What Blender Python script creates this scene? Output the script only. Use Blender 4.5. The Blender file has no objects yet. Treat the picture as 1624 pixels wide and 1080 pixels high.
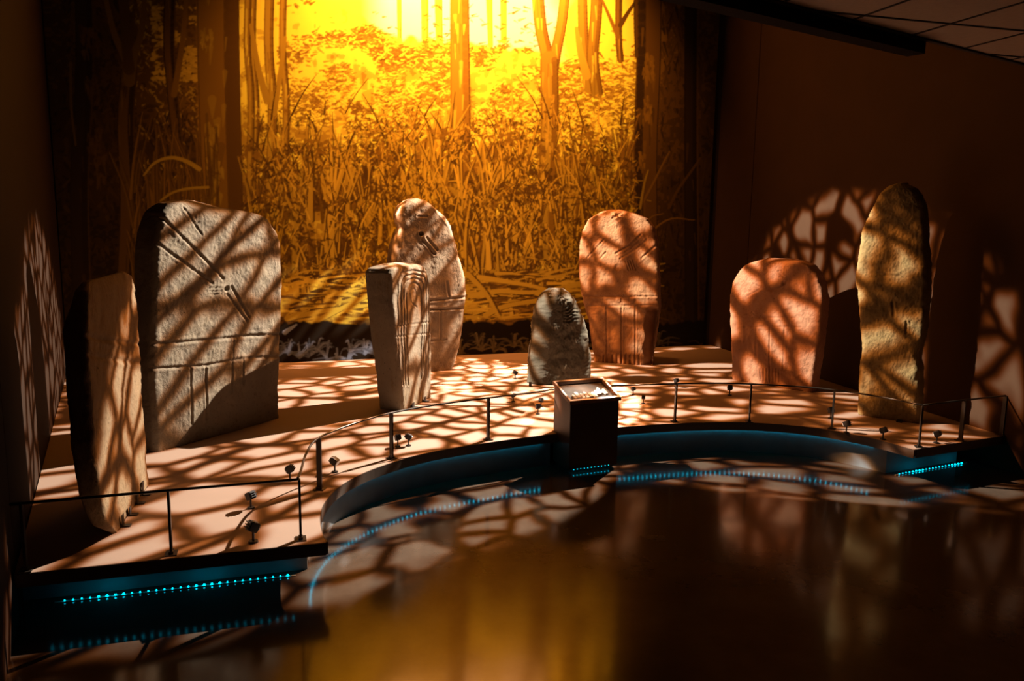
import bpy, bmesh, math, random
import numpy as np
from mathutils import Vector, Matrix, noise as mnoise

random.seed(7); RNG = np.random.default_rng(7)
S = bpy.context.scene
COL = S.collection

# ------------------------------------------------------------------ camera
F, HC, YH, ROLL = 1250.0, 2.10, 350.0, 0.015       # focal length in px of the 1624x1080 frame, eye height
ZP = 0.30                                          # height of the platform top
_p = math.atan((540 - YH) / F)
FW = np.array([0, math.cos(_p), -math.sin(_p)]); _rt = np.array([1.0, 0, 0]); _up = np.cross(_rt, FW)
CR = math.cos(ROLL) * _rt + math.sin(ROLL) * _up
CU = -math.sin(ROLL) * _rt + math.cos(ROLL) * _up
CP = np.array([0, 0, HC])

def ray(x, y): return FW + CR * (x - 812) / F + CU * (540 - y) / F
def at(x, y, z=ZP):
    """the point of the horizontal plane z that the photograph shows at pixel x, y (survey of the room)"""
    d = ray(x, y); return CP + d * (z - HC) / d[2]
def on_plane(x, y, P, n):
    d = ray(x, y); return CP + d * (np.dot(P - CP, n) / np.dot(d, n))
def proj(P):
    v = np.asarray(P) - CP; w = v @ FW
    return 812 + F * (v @ CR) / w, 540 - F * (v @ CU) / w

cam = bpy.data.cameras.new('camera'); cam_o = bpy.data.objects.new('camera', cam); COL.objects.link(cam_o)
cam.sensor_width = 36; cam.sensor_fit = 'HORIZONTAL'; cam.lens = F / 1624 * 36; cam.clip_end = 60
cam_o.matrix_world = Matrix(((CR[0], CU[0], -FW[0], 0), (CR[1], CU[1], -FW[1], 0), (CR[2], CU[2], -FW[2], HC), (0, 0, 0, 1)))
S.camera = cam_o

# ------------------------------------------------------------------ world, exposure
S.view_settings.view_transform = 'Standard'; S.view_settings.look = 'None'
S.view_settings.gamma = 1; S.view_settings.use_curve_mapping = False
S.view_settings.exposure = 0.0
W = bpy.data.worlds.new('dark_hall'); S.world = W; W.use_nodes = True
W.node_tree.nodes['Background'].inputs[0].default_value = (0.9, 0.5, 0.25, 1)
W.node_tree.nodes['Background'].inputs[1].default_value = 0.004

# ------------------------------------------------------------------ lamps
def aim(o, loc, target):
    o.location = loc
    o.rotation_euler = (Vector(target) - Vector(loc)).to_track_quat('-Z', 'Y').to_euler()

def gobo(name, loc, target, power, half, scale, rot, off, col, fringe, soft, bough, clump):
    """a theatre spotlight with a foliage breakup pattern in its gate"""
    L = bpy.data.lights.new(name, 'SPOT'); o = bpy.data.objects.new(name, L); COL.objects.link(o)
    aim(o, loc, target)
    L.energy = power; L.spot_size = 2 * math.radians(half); L.spot_blend = 0.12; L.shadow_soft_size = 0.025
    L.use_nodes = True; nt = L.node_tree; N = nt.nodes; K = nt.links
    em = [n for n in N if n.type == 'EMISSION'][0]
    tc = N.new('ShaderNodeTexCoord'); sx = N.new('ShaderNodeSeparateXYZ'); K.new(tc.outputs['Normal'], sx.inputs[0])
    def m(op, a, b=None, c=None):
        n = N.new('ShaderNodeMath'); n.operation = op
        for i, v in enumerate((a, b, c)):
            if v is None: continue
            if isinstance(v, (int, float)): n.inputs[i].default_value = v
            else: K.new(v, n.inputs[i])
        return n.outputs[0]
    cx = N.new('ShaderNodeCombineXYZ')
    K.new(m('DIVIDE', sx.outputs[0], sx.outputs[2]), cx.inputs[0]); K.new(m('DIVIDE', sx.outputs[1], sx.outputs[2]), cx.inputs[1])
    mp = N.new('ShaderNodeMapping'); mp.inputs['Rotation'].default_value = (0, 0, rot); mp.inputs['Location'].default_value = (off[0], off[1], 0)
    K.new(cx.outputs[0], mp.inputs[0])
    nz = N.new('ShaderNodeTexNoise'); nz.noise_dimensions = '2D'; nz.inputs['Scale'].default_value = scale * 0.6; nz.inputs['Detail'].default_value = 2
    K.new(mp.outputs[0], nz.inputs['Vector'])
    vs = N.new('ShaderNodeVectorMath'); vs.operation = 'SUBTRACT'; K.new(nz.outputs['Color'], vs.inputs[0]); vs.inputs[1].default_value = (.5, .5, .5)
    vm = N.new('ShaderNodeVectorMath'); vm.operation = 'SCALE'; K.new(vs.outputs[0], vm.inputs[0]); vm.inputs['Scale'].default_value = 0.55 / scale
    va = N.new('ShaderNodeVectorMath'); va.operation = 'ADD'; K.new(mp.outputs[0], va.inputs[0]); K.new(vm.outputs[0], va.inputs[1])
    def edges(sc, t0, t1, st=(1, 1, 1)):
        mm = N.new('ShaderNodeMapping'); mm.inputs['Scale'].default_value = st; K.new(va.outputs[0], mm.inputs[0])
        v = N.new('ShaderNodeTexVoronoi'); v.voronoi_dimensions = '2D'; v.feature = 'DISTANCE_TO_EDGE'; v.inputs['Scale'].default_value = sc
        K.new(mm.outputs[0], v.inputs['Vector'])
        r = N.new('ShaderNodeMapRange'); r.interpolation_type = 'SMOOTHSTEP'; r.inputs[1].default_value = t0; r.inputs[2].default_value = t1
        K.new(v.outputs['Distance'], r.inputs[0]); return r.outputs[0]
    a = edges(scale, 0.015, soft)                      # leaf-sized gaps
    b = edges(scale * 0.33, 0.012, bough, (1, .7, 1))   # boughs
    n2 = N.new('ShaderNodeTexNoise'); n2.noise_dimensions = '2D'; n2.inputs['Scale'].default_value = scale * 0.45; n2.inputs['Detail'].default_value = 1
    K.new(mp.outputs[0], n2.inputs['Vector'])
    r2 = N.new('ShaderNodeMapRange'); r2.interpolation_type = 'SMOOTHSTEP'; r2.inputs[1].default_value = clump; r2.inputs[2].default_value = clump + .12
    K.new(n2.outputs['Fac'], r2.inputs[0])            # clumps that close the gaps
    k = m('MULTIPLY', m('MULTIPLY', a, b), r2.outputs[0])
    # ragged rim of the pattern, where the leaves close round the lens
    rad = m('SQRT', m('ADD', m('POWER', m('DIVIDE', sx.outputs[0], sx.outputs[2]), 2.0), m('POWER', m('DIVIDE', sx.outputs[1], sx.outputs[2]), 2.0)))
    rr = N.new('ShaderNodeMapRange'); rr.interpolation_type = 'SMOOTHSTEP'
    tmax = math.tan(math.radians(half)); rr.inputs[1].default_value = tmax * 1.0; rr.inputs[2].default_value = tmax * .92
    K.new(m('ADD', rad, m('MULTIPLY', m('SUBTRACT', nz.outputs['Fac'], .5), tmax * .22)), rr.inputs[0])
    k = m('MULTIPLY', k, rr.outputs[0])
    cr = N.new('ShaderNodeValToRGB'); e = cr.color_ramp.elements
    e[0].position = 0; e[0].color = (0.012, 0.004, 0.001, 1); e[1].position = 1; e[1].color = (*col, 1)
    x = cr.color_ramp.elements.new(0.4); x.color = (*fringe, 1)
    K.new(k, cr.inputs[0]); K.new(cr.outputs[0], em.inputs['Color']); em.inputs['Strength'].default_value = 1
    return o

gobo('foliage_spot_right_corner', (3.0, 10.35, 5.5), (-1.25, 7.75, .5), 14800, 22.3, 25, .6, (1.1, .7), (1, .85, .72), (.50, .18, .045), .24, .06, .24)
gobo('foliage_spot_left_corner', (-4.25, 7.9, 5.7), (1.95, 8.5, .6), 15600, 18.4, 25, .2, (1.9, 1.3), (1, .85, .72), (.50, .18, .045), .32, .11, .30)

def spot(name, loc, target, power, half, blend, col, size):
    L = bpy.data.lights.new(name, 'SPOT'); o = bpy.data.objects.new(name, L); COL.objects.link(o); aim(o, loc, target)
    L.energy = power; L.spot_size = 2 * math.radians(half); L.spot_blend = blend; L.color = col; L.shadow_soft_size = size; return o
spot('mural_lamp_left', (-1.0, 8.95, 6.05), (-1.55, 10.2, 4.3), 1450, 50, 1.0, (1, .37, .085), .12)
spot('mural_lamp_right', (.75, 9.5, 6.05), (.3, 10.85, 4.4), 1250, 50, 1.0, (1, .37, .085), .12)

# ------------------------------------------------------------------ materials
def mat(name, base, rough=.6, metal=0.0, spec=.5, var=0.0, vscale=6.0, bump=0.0, bscale=60.0, emit=None):
    m = bpy.data.materials.new(name); m.use_nodes = True; nt = m.node_tree; N = nt.nodes; K = nt.links
    b = N['Principled BSDF']; b.inputs['Roughness'].default_value = rough; b.inputs['Metallic'].default_value = metal
    b.inputs['Specular IOR Level'].default_value = spec
    tc = N.new('ShaderNodeTexCoord')
    if var:
        n = N.new('ShaderNodeTexNoise'); n.inputs['Scale'].default_value = vscale; n.inputs['Detail'].default_value = 6
        K.new(tc.outputs['Object'], n.inputs['Vector'])
        r = N.new('ShaderNodeValToRGB'); e = r.color_ramp.elements
        e[0].position = .3; e[1].position = .7
        e[0].color = (*[c * (1 - var) for c in base], 1); e[1].color = (*[min(1, c * (1 + var)) for c in base], 1)
        K.new(n.outputs['Fac'], r.inputs[0]); K.new(r.outputs[0], b.inputs['Base Color'])
    else: b.inputs['Base Color'].default_value = (*base, 1)
    if bump:
        n = N.new('ShaderNodeTexNoise'); n.inputs['Scale'].default_value = bscale; n.inputs['Detail'].default_value = 4
        K.new(tc.outputs['Object'], n.inputs['Vector'])
        u = N.new('ShaderNodeBump'); u.inputs['Strength'].default_value = bump; u.inputs['Distance'].default_value = .01
        K.new(n.outputs['Fac'], u.inputs['Height']); K.new(u.outputs[0], b.inputs['Normal'])
    if emit:
        b.inputs['Emission Color'].default_value = (*emit[:3], 1); b.inputs['Emission Strength'].default_value = emit[3]
    return m

def stone_mat(name, c0, c1, c2, streak=0.0, rough=.92):
    """weathered sandstone: two body colours in patches, a third as lichen and stains, pitted"""
    m = bpy.data.materials.new(name); m.use_nodes = True; nt = m.node_tree; N = nt.nodes; K = nt.links
    b = N['Principled BSDF']; b.inputs['Roughness'].default_value = rough; b.inputs['Specular IOR Level'].default_value = .1
    tc = N.new('ShaderNodeTexCoord'); mp = N.new('ShaderNodeMapping'); K.new(tc.outputs['Object'], mp.inputs[0])
    if streak: mp.inputs['Scale'].default_value = (1, 1, 1 - streak)
    def nz(s, d=5, r=.6):
        n = N.new('ShaderNodeTexNoise'); n.inputs['Scale'].default_value = s; n.inputs['Detail'].default_value = d; n.inputs['Roughness'].default_value = r
        K.new(mp.outputs[0], n.inputs['Vector']); return n.outputs['Fac']
    def ramp(f, a, c):
        r = N.new('ShaderNodeMapRange'); r.interpolation_type = 'SMOOTHSTEP'; r.inputs[1].default_value = a; r.inputs[2].default_value = c; K.new(f, r.inputs[0]); return r.outputs[0]
    def mix(f, a, c):
        x = N.new('ShaderNodeMix'); x.data_type = 'RGBA'; K.new(f, x.inputs[0])
        for i, v in ((6, a), (7, c)):
            if isinstance(v, tuple): x.inputs[i].default_value = (*v, 1)
            else: K.new(v, x.inputs[i])
        return x.outputs[2]
    c = mix(ramp(nz(5), .35, .65), c0, c1)
    c = mix(ramp(nz(11, 8, .75), .52, .72), c, c2)
    c = mix(ramp(nz(70, 3), .60, .74), c, tuple(v * .45 for v in c0))
    K.new(c, b.inputs['Base Color'])
    v = N.new('ShaderNodeTexVoronoi'); v.inputs['Scale'].default_value = 55; K.new(tc.outputs['Object'], v.inputs['Vector'])
    h = N.new('ShaderNodeMath'); h.operation = 'MULTIPLY_ADD'; K.new(ramp(v.outputs['Distance'], 0, .35), h.inputs[0]); h.inputs[1].default_value = .35
    K.new(nz(90, 5, .7), h.inputs[2])
    u = N.new('ShaderNodeBump'); u.inputs['Strength'].default_value = .55; u.inputs['Distance'].default_value = .012
    K.new(h.outputs[0], u.inputs['Height']); K.new(u.outputs[0], b.inputs['Normal'])
    return m

M_black = mat('black_painted_metal', (.012, .010, .009), .45)
M_rail = mat('dark_bronze_metal', (.045, .036, .028), .35, .7, var=.2)
M_plinth = mat('dark_blue_grey_paint', (.16, .18, .19), .6, var=.12)
M_fascia = mat('black_fascia', (.055, .038, .027), .5, var=.1)
M_fascia_dark = M_fascia
M_deck = mat('pale_pink_beige_deck', (.30, .208, .153), .7, spec=.2, var=.05, vscale=1.6, bump=.06, bscale=140)
M_joint = mat('deck_underlay', (.12, .08, .06), .9)
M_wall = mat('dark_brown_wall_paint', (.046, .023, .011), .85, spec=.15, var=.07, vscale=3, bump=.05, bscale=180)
M_wall_dimmed = mat('dark_brown_wall_paint_dimmed', (.024, .012, .006), .85, spec=.12, var=.07, vscale=3, bump=.05, bscale=180)  # same wall paint, colour darkened so the light streaks on it look weaker
M_backwall = mat('black_wall_paint', (.03, .02, .015), .85, spec=.1, var=.1)
M_tile = mat('ceiling_tile_white', (.50, .40, .32), .95, spec=.1, var=.05, vscale=30, bump=.15, bscale=220)
M_grid = mat('ceiling_grid_dark', (.03, .022, .016), .8)
M_bulk = mat('black_bulkhead', (.012, .009, .008), .9, spec=.1)
M_led = mat('cyan_led_bead', (.1, .5, .7), .3, emit=(.0, .40, .58, 20.0))
M_led_dim = mat('cyan_led_bead_dimmed', (.1, .5, .7), .3, emit=(.0, .40, .58, 17.0))
M_led_arm = mat('cyan_led_bead_arm', (.1, .5, .7), .3, emit=(.0, .40, .58, 3.5))
M_led_faint = mat('cyan_led_bead_faint', (.1, .5, .7), .3, emit=(.0, .40, .58, 6.0))
M_led_tape = mat('led_tape_white', (.5, .55, .55), .5)
M_lens = mat('frosted_white_lens', (.85, .82, .75), .15)
M_lect = mat('dark_brown_lectern_board', (.05, .026, .015), .5, var=.12, vscale=4)
M_frame = mat('oiled_wood_frame', (.20, .09, .035), .35, var=.3, vscale=20)
M_print = mat('printed_panel_beige', (.085, .068, .054), .9, spec=.08, var=.25, vscale=9)
M_relief = mat('cream_resin_relief', (.62, .57, .50), .8, spec=.1, var=.08, vscale=30)

def floor_mat():
    m = bpy.data.materials.new('polished_dark_concrete'); m.use_nodes = True; nt = m.node_tree; N = nt.nodes; K = nt.links
    b = N['Principled BSDF']; b.inputs['Specular IOR Level'].default_value = .5
    tc = N.new('ShaderNodeTexCoord')
    def nz(s, d, r=.6, st=None):
        n = N.new('ShaderNodeTexNoise'); n.inputs['Scale'].default_value = s; n.inputs['Detail'].default_value = d; n.inputs['Roughness'].default_value = r
        if st:
            mp = N.new('ShaderNodeMapping'); mp.inputs['Scale'].default_value = st; mp.inputs['Rotation'].default_value = (0, 0, .5); K.new(tc.outputs['Object'], mp.inputs[0]); K.new(mp.outputs[0], n.inputs['Vector'])
        else: K.new(tc.outputs['Object'], n.inputs['Vector'])
        return n.outputs['Fac']
    r = N.new('ShaderNodeValToRGB'); e = r.color_ramp.elements; e[0].position = .3; e[0].color = (.052, .036, .025, 1); e[1].position = .72; e[1].color = (.088, .064, .046, 1)
    K.new(nz(2.2, 8, .7), r.inputs[0]); K.new(r.outputs[0], b.inputs['Base Color'])
    q = N.new('ShaderNodeMapRange'); q.inputs[3].default_value = .07; q.inputs[4].default_value = .17; K.new(nz(3.1, 6), q.inputs[0]); K.new(q.outputs[0], b.inputs['Roughness'])
    u = N.new('ShaderNodeBump'); u.inputs['Strength'].default_value = .035; u.inputs['Distance'].default_value = .01
    K.new(nz(6, 3, .5, (1, 1, 1)), u.inputs['Height']); K.new(u.outputs[0], b.inputs['Normal'])
    return m
M_floor = floor_mat()
M_floorjoint = mat('floor_joint_filler', (.22, .13, .06), .8)

# ------------------------------------------------------------------ helpers
def link(o, parent=None):
    COL.objects.link(o)
    if parent is not None: o.parent = parent
    return o
def mesh_obj(name, verts, faces, m, parent=None, smooth=False):
    me = bpy.data.meshes.new(name); me.from_pydata([tuple(map(float, v)) for v in verts], [], faces); me.update()
    me.materials.append(m)
    if smooth: me.polygons.foreach_set('use_smooth', [True] * len(me.polygons))
    return link(bpy.data.objects.new(name, me), parent)
def bm_obj(name, bm, m, parent=None, smooth=False):
    bmesh.ops.recalc_face_normals(bm, faces=bm.faces[:])
    me = bpy.data.meshes.new(name); bm.to_mesh(me); bm.free(); me.materials.append(m)
    if smooth: me.polygons.foreach_set('use_smooth', [True] * len(me.polygons))
    return link(bpy.data.objects.new(name, me), parent)
def empty(name, loc, label, cat, group=None, rz=0):
    o = bpy.data.objects.new(name, None); o.location = tuple(map(float, loc)); o.rotation_euler = (0, 0, rz); o.empty_display_size = .1
    COL.objects.link(o); o['label'] = label; o['category'] = cat
    if group: o['group'] = group
    return o
def structure(o, label=None):
    o['kind'] = 'structure'
    if label: o['label'] = label
    return o
def add_box(bm, c, s, rz=0, bevel=0.0, rx=0):
    r = bmesh.ops.create_cube(bm, size=1)
    vs = r['verts']
    bmesh.ops.scale(bm, verts=vs, vec=s)
    if bevel:
        es = list({e for v in vs for e in v.link_edges})
        vs = bmesh.ops.bevel(bm, geom=es, offset=bevel, segments=2, affect='EDGES', profile=.6)['verts']
        vs = list({v for v in vs})
        vs = [v for v in bm.verts if v.is_valid and v in set(vs)] or vs
    if rx: bmesh.ops.rotate(bm, verts=vs, matrix=Matrix.Rotation(rx, 3, 'X'))
    if rz: bmesh.ops.rotate(bm, verts=vs, matrix=Matrix.Rotation(rz, 3, 'Z'))
    bmesh.ops.translate(bm, verts=vs, vec=c)
def box_obj(name, c, s, m, parent=None, rz=0, bevel=0.0, rx=0):
    bm = bmesh.new(); add_box(bm, (0, 0, 0), s, 0, bevel)
    if rx: bmesh.ops.rotate(bm, verts=bm.verts[:], matrix=Matrix.Rotation(rx, 3, 'X'))
    if rz: bmesh.ops.rotate(bm, verts=bm.verts[:], matrix=Matrix.Rotation(rz, 3, 'Z'))
    bmesh.ops.translate(bm, verts=bm.verts[:], vec=c)
    return bm_obj(name, bm, m, parent)
def tube_obj(name, pts, r, m, parent=None, seg=10):
    pts = [np.array(p, float) for p in pts]; V = []; Fc = []
    for i, p in enumerate(pts):
        t = pts[min(i + 1, len(pts) - 1)] - pts[max(i - 1, 0)]; t /= np.linalg.norm(t)
        a = np.cross(t, [0, 0, 1.0])
        a = a / np.linalg.norm(a) if np.linalg.norm(a) > 1e-4 else np.array([1.0, 0, 0])
        b = np.cross(a, t)
        for k in range(seg):
            w = 2 * math.pi * k / seg; V.append(p + r * (math.cos(w) * a + math.sin(w) * b))
    for i in range(len(pts) - 1):
        for k in range(seg):
            Fc.append((i * seg + k, i * seg + (k + 1) % seg, (i + 1) * seg + (k + 1) % seg, (i + 1) * seg + k))
    Fc.append(tuple(range(seg))[::-1]); Fc.append(tuple(range((len(pts) - 1) * seg, len(pts) * seg)))
    o = mesh_obj(name, V, Fc, m, parent, True); return o
def smooth_curve(pts, n=8):
    """Catmull-Rom through the points"""
    P = [np.array(p, float) for p in pts]; P = [2 * P[0] - P[1]] + P + [2 * P[-1] - P[-2]]; out = []
    for i in range(1, len(P) - 2):
        for k in range(n):
            t = k / n
            out.append(.5 * ((2 * P[i]) + (-P[i - 1] + P[i + 1]) * t + (2 * P[i - 1] - 5 * P[i] + 4 * P[i + 1] - P[i + 2]) * t * t + (-P[i - 1] + 3 * P[i] - 3 * P[i + 1] + P[i + 2]) * t ** 3))
    out.append(P[-2]); return out
def slab_pieces(poly, z0, z1, cuts, gap):
    """cut the polygon by vertical planes and return one prism (bmesh) per piece"""
    bm = bmesh.new(); bm.faces.new([bm.verts.new((float(p[0]), float(p[1]), z1)) for p in poly])
    for (co, no) in cuts:
        bmesh.ops.bisect_plane(bm, geom=bm.verts[:] + bm.edges[:] + bm.faces[:], dist=1e-5, plane_co=(co[0], co[1], 0), plane_no=(no[0], no[1], 0))
    rings = [[v.co.copy() for v in f.verts] for f in bm.faces if f.calc_area() > .003]; bm.free(); out = []
    for ring in rings:
        b = bmesh.new(); f = b.faces.new([b.verts.new(c) for c in ring])
        if f.normal.z < 0: f.normal_flip()
        f.normal_update()
        if f.normal.z < 0: f.normal_flip()
        if gap:
            r = bmesh.ops.inset_region(b, faces=[f], thickness=gap, use_even_offset=True)
            bmesh.ops.delete(b, geom=r['faces'], context='FACES')
        b.faces.ensure_lookup_table(); f = b.faces[0]
        e = bmesh.ops.extrude_face_region(b, geom=[f])
        bmesh.ops.translate(b, verts=[v for v in e['geom'] if isinstance(v, bmesh.types.BMVert)], vec=(0, 0, z0 - z1))
        out.append(b)
    return out
def wall_strip(name, chain, z0, z1, thick_dir, m, parent=None, closed=False):
    """vertical ribbon of real thickness along a chain of ground points; thick_dir is a list of offsets"""
    V = []; Fc = []; n = len(chain)
    for p, t in zip(chain, thick_dir):
        V += [(p[0], p[1], z0), (p[0], p[1], z1), (p[0] + t[0], p[1] + t[1], z1), (p[0] + t[0], p[1] + t[1], z0)]
    for i in range(n - 1):
        a, b = 4 * i, 4 * (i + 1)
        for k in range(4): Fc.append((a + k, a + (k + 1) % 4, b + (k + 1) % 4, b + k))
    Fc.append((0, 3, 2, 1)); Fc.append((4 * n - 4, 4 * n - 3, 4 * n - 2, 4 * n - 1))
    bm = bmesh.new(); vs = [bm.verts.new(tuple(map(float, v))) for v in V]
    for f in Fc: bm.faces.new([vs[i] for i in f])
    return bm_obj(name, bm, m, parent)

# ------------------------------------------------------------------ room
BL = at(107, 588)[:2]; BR = at(1126, 546)[:2]; WR = at(1532, 671)[:2]
bdir = (BR - BL) / np.linalg.norm(BR - BL); bnrm = np.array([bdir[1], -bdir[0]])          # towards the visitors
rdir = (WR - BR) / np.linalg.norm(WR - BR); rnrm = np.array([-rdir[1], rdir[0]]) * -1     # sign fixed below
if np.dot(rnrm, np.array([0, 5]) - BR) < 0: rnrm = -rnrm
LF = at(20, 908)[:2]; ldir = (LF - BL) / np.linalg.norm(LF - BL); lnrm = np.array([-ldir[1], ldir[0]])
if np.dot(lnrm, np.array([0, 5]) - BL) < 0: lnrm = -lnrm
HW = 6.7
def wall_box(name, a, b, n, z0, z1, m, parent=None, t=.12):
    a, b = np.array(a), np.array(b); q = [a, b, b - n * t, a - n * t]
    V = [(p[0], p[1], z) for z in (z0, z1) for p in q]
    Fc = [(0, 1, 2, 3), (4, 5, 6, 7), (0, 1, 5, 4), (1, 2, 6, 5), (2, 3, 7, 6), (3, 0, 4, 7)]
    bm = bmesh.new(); vs = [bm.verts.new(tuple(map(float, v))) for v in V]
    for f in Fc: bm.faces.new([vs[i] for i in f])
    return bm_obj(name, bm, m, parent)
structure(wall_box('wall_back', BL - bdir * .5, BR + bdir * .3, bnrm, 0, HW, M_backwall), 'dark wall behind the painted forest mural')
wr = structure(wall_box('wall_right', BR - rdir * .1, BR + rdir * 9, rnrm, 0, HW, M_backwall, t=.1), 'dark brown panelled wall to the right of the diorama')
# two big wall panels with an open vertical joint
s1 = np.dot(on_plane(1195, 300, np.append(BR, 0), np.append(rnrm, 0))[:2] - BR, rdir)
fr = rnrm * .025
wall_box('wall_panel', BR + fr, BR + rdir * (s1 - .008) + fr, rnrm, .0, HW, M_wall, wr, t=.022)
wall_box('wall_panel', BR + rdir * (s1 + .008) + fr, BR + rdir * 7.4 + fr, rnrm, .0, HW, M_wall, wr, t=.022)
wall_box('wall_panel', BR + rdir * 7.416 + fr, BR + rdir * 8.9 + fr, rnrm, .0, HW, M_wall, wr, t=.022)
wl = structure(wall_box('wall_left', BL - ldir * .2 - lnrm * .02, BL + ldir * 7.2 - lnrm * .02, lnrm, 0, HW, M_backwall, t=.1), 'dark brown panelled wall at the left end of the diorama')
wall_box('wall_panel', BL + ldir * .03, BL + ldir * 5.72, lnrm, 0, HW, M_wall_dimmed, wl, t=.018)
wall_box('wall_panel', BL + ldir * 5.735, BL + ldir * 7.2, lnrm, 0, HW, M_wall_dimmed, wl, t=.018)
# top of the high display space
structure(mesh_obj('ceiling', [(-9, 3.2, HW), (7, 3.2, HW), (7, 15, HW), (-9, 15, HW), (-9, 3.2, HW + .1), (7, 3.2, HW + .1), (7, 15, HW + .1), (-9, 15, HW + .1)],
                   [(0, 1, 2, 3), (4, 5, 6, 7), (0, 1, 5, 4), (1, 2, 6, 5), (2, 3, 7, 6), (3, 0, 4, 7)], M_backwall), 'dark ceiling high above the diorama')

# floor: cast slabs parted by sawn joints
fl = structure(mesh_obj('floor', [(-9, -3, -.03), (9, -3, -.03), (9, 14, -.03), (-9, 14, -.03), (-9, -3, -.006), (9, -3, -.006), (9, 14, -.006), (-9, 14, -.006)],
                        [(0, 3, 2, 1), (4, 5, 6, 7), (0, 1, 5, 4), (1, 2, 6, 5), (2, 3, 7, 6), (3, 0, 4, 7)], M_floorjoint), 'dark polished concrete floor with sawn joints')
p1, p2 = at(1160, 725, 0)[:2], at(1360, 1080, 0)[:2]; q1, q2 = at(790, 783, 0)[:2], at(1616, 912, 0)[:2]
d1 = (p2 - p1) / np.linalg.norm(p2 - p1); d2 = (q2 - q1) / np.linalg.norm(q2 - q1)
n1, n2 = np.array([-d1[1], d1[0]]), np.array([-d2[1], d2[0]])
cuts = [(p1, n1), (p1 + n1 * 4.8, n1), (p1 - n1 * 4.8, n1), (q1, n2), (q1 + n2 * 4.2, n2), (q1 - n2 * 4.2, n2)]
for b in slab_pieces([(-9, -3), (9, -3), (9, 14), (-9, 14)], -.006, 0, cuts, .0032): bm_obj('concrete_slab', b, M_floor, fl)

# lower ceiling over the visitors: tiles in a grid, cut off obliquely by its front edge
HCEIL = HC + 1.2
e0, e1 = at(1235, 0, HCEIL)[:2], at(1624, 100, HCEIL)[:2]; ed = (e1 - e0) / np.linalg.norm(e1 - e0); en = np.array([ed[1], -ed[0]])
E0, E1 = e0 - ed * 3.2, e1 + ed * .35
cpoly = [E0, E1, E1 + en * 4.2, E0 + en * 4.2]
cl = structure(wall_box('ceiling_low', E0, E1, en * -1, HCEIL + .016, HCEIL + .06, M_grid, t=4.2), 'low tiled ceiling over the visitors')
cl.name = 'ceiling'
td = rdir; tn = np.array([-td[1], td[0]]); j0 = at(1457, 52, HCEIL)[:2]
cc = [(j0 + tn * .6 * k, tn) for k in range(-9, 7)] + [(j0 + td * (.6 * k + .25), td) for k in range(-6, 12)]
for b in slab_pieces(cpoly, HCEIL, HCEIL + .015, cc, .004): bm_obj('ceiling_tile', b, M_tile, cl)
for co, no in cc:          # the slim bars that carry the tiles
    bm = bmesh.new(); bm.faces.new([bm.verts.new((float(p[0]), float(p[1]), HCEIL)) for p in cpoly])
    for sg in (1, -1):
        bmesh.ops.bisect_plane(bm, geom=bm.verts[:] + bm.edges[:] + bm.faces[:], plane_co=(co[0] + sg * no[0] * .007, co[1] + sg * no[1] * .007, 0), plane_no=(sg * no[0], sg * no[1], 0), clear_outer=True)
    if len(bm.faces):
        e = bmesh.ops.extrude_face_region(bm, geom=bm.faces[:]); bmesh.ops.translate(bm, verts=[v for v in e['geom'] if isinstance(v, bmesh.types.BMVert)], vec=(0, 0, -.006))
        bm_obj('ceiling_bar', bm, M_grid, cl)
    else: bm.free()
# edge trim and black downstand along the edge of the low ceiling
structure(wall_box('trim_1', E0, E1, en, HCEIL - .012, HCEIL + .06, M_grid, t=.03), 'thin edge trim of the low ceiling')
bx1 = e0 + ed * np.dot(on_plane(1475, 90, np.append(e0, 0), np.append(en, 0))[:2] - e0, ed)
zb = on_plane(1475, 98, np.append(e0 - en * .155, 0), np.append(en, 0))[2]
structure(wall_box('trim_2', E0 - en * .035, bx1 - en * .035, en, zb, HCEIL + .3, M_bulk, t=.12), 'black bulkhead along the edge of the low ceiling')

# ------------------------------------------------------------------ platform
arm_l = [at(20, 911)[:2], at(517, 860)[:2]]
curve_px = [(512, 850), (508, 832), (508, 815), (515, 796), (536, 773), (566, 755), (602, 740), (660, 722), (720, 710), (800, 698), (872, 688.5)]
curve_px2 = [(985, 677), (1070, 671.5), (1150, 669.5), (1220, 671.5), (1290, 678), (1350, 688), (1400, 699), (1450, 713)]
c1 = [p[:2] for p in smooth_curve([at(*q) for q in curve_px], 5)]
c2 = [p[:2] for p in smooth_curve([at(*q) for q in curve_px2], 5)]
# lectern footprint
LA, LB = at(902, 752, 0)[:2], at(978, 742, 0)[:2]
lw = np.linalg.norm(LB - LA); lx = (LB - LA) / lw; ly = np.array([-lx[1], lx[0]]); LDEP = .30
LBL, LBR = LA + ly * LDEP, LB + ly * LDEP
c1 = [p for p in c1 if np.dot(p - LA, lx) < -.02]; c2 = [p for p in c2 if np.dot(p - LA, lx) > lw + .02]
def edge_at(s, a, b):      # point of the deck edge where the lectern's side meets it
    t = (s - np.dot(a - LA, lx)) / np.dot(b - a, lx); return a + (b - a) * t
nl, nr = edge_at(-.012, c1[-1], c2[0]), edge_at(lw + .012, c1[-1], c2[0])
notch = [nl, LBL - lx * .012 + ly * .012, LBR + lx * .012 + ly * .012, nr]
rend = at(1605, 690)[:2]
s_r = np.dot(rend - BR, rdir); rend = BR + rdir * s_r + rnrm * .03
back_r = BR + rnrm * .03 - bdir * 0.0 + bnrm * .06
back_l = BL + lnrm * .01 + bnrm * .06
front_chain = arm_l + c1 + notch + c2 + [rend]
front_chain[0] = BL + ldir * np.dot(front_chain[0] - BL, ldir) + lnrm * .01
poly = front_chain + [back_r, back_l]
plat = empty('display_platform', (0, 7.5, 0), 'low curved stage with pale pinkish deck carrying all the standing stones', 'platform')
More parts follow.
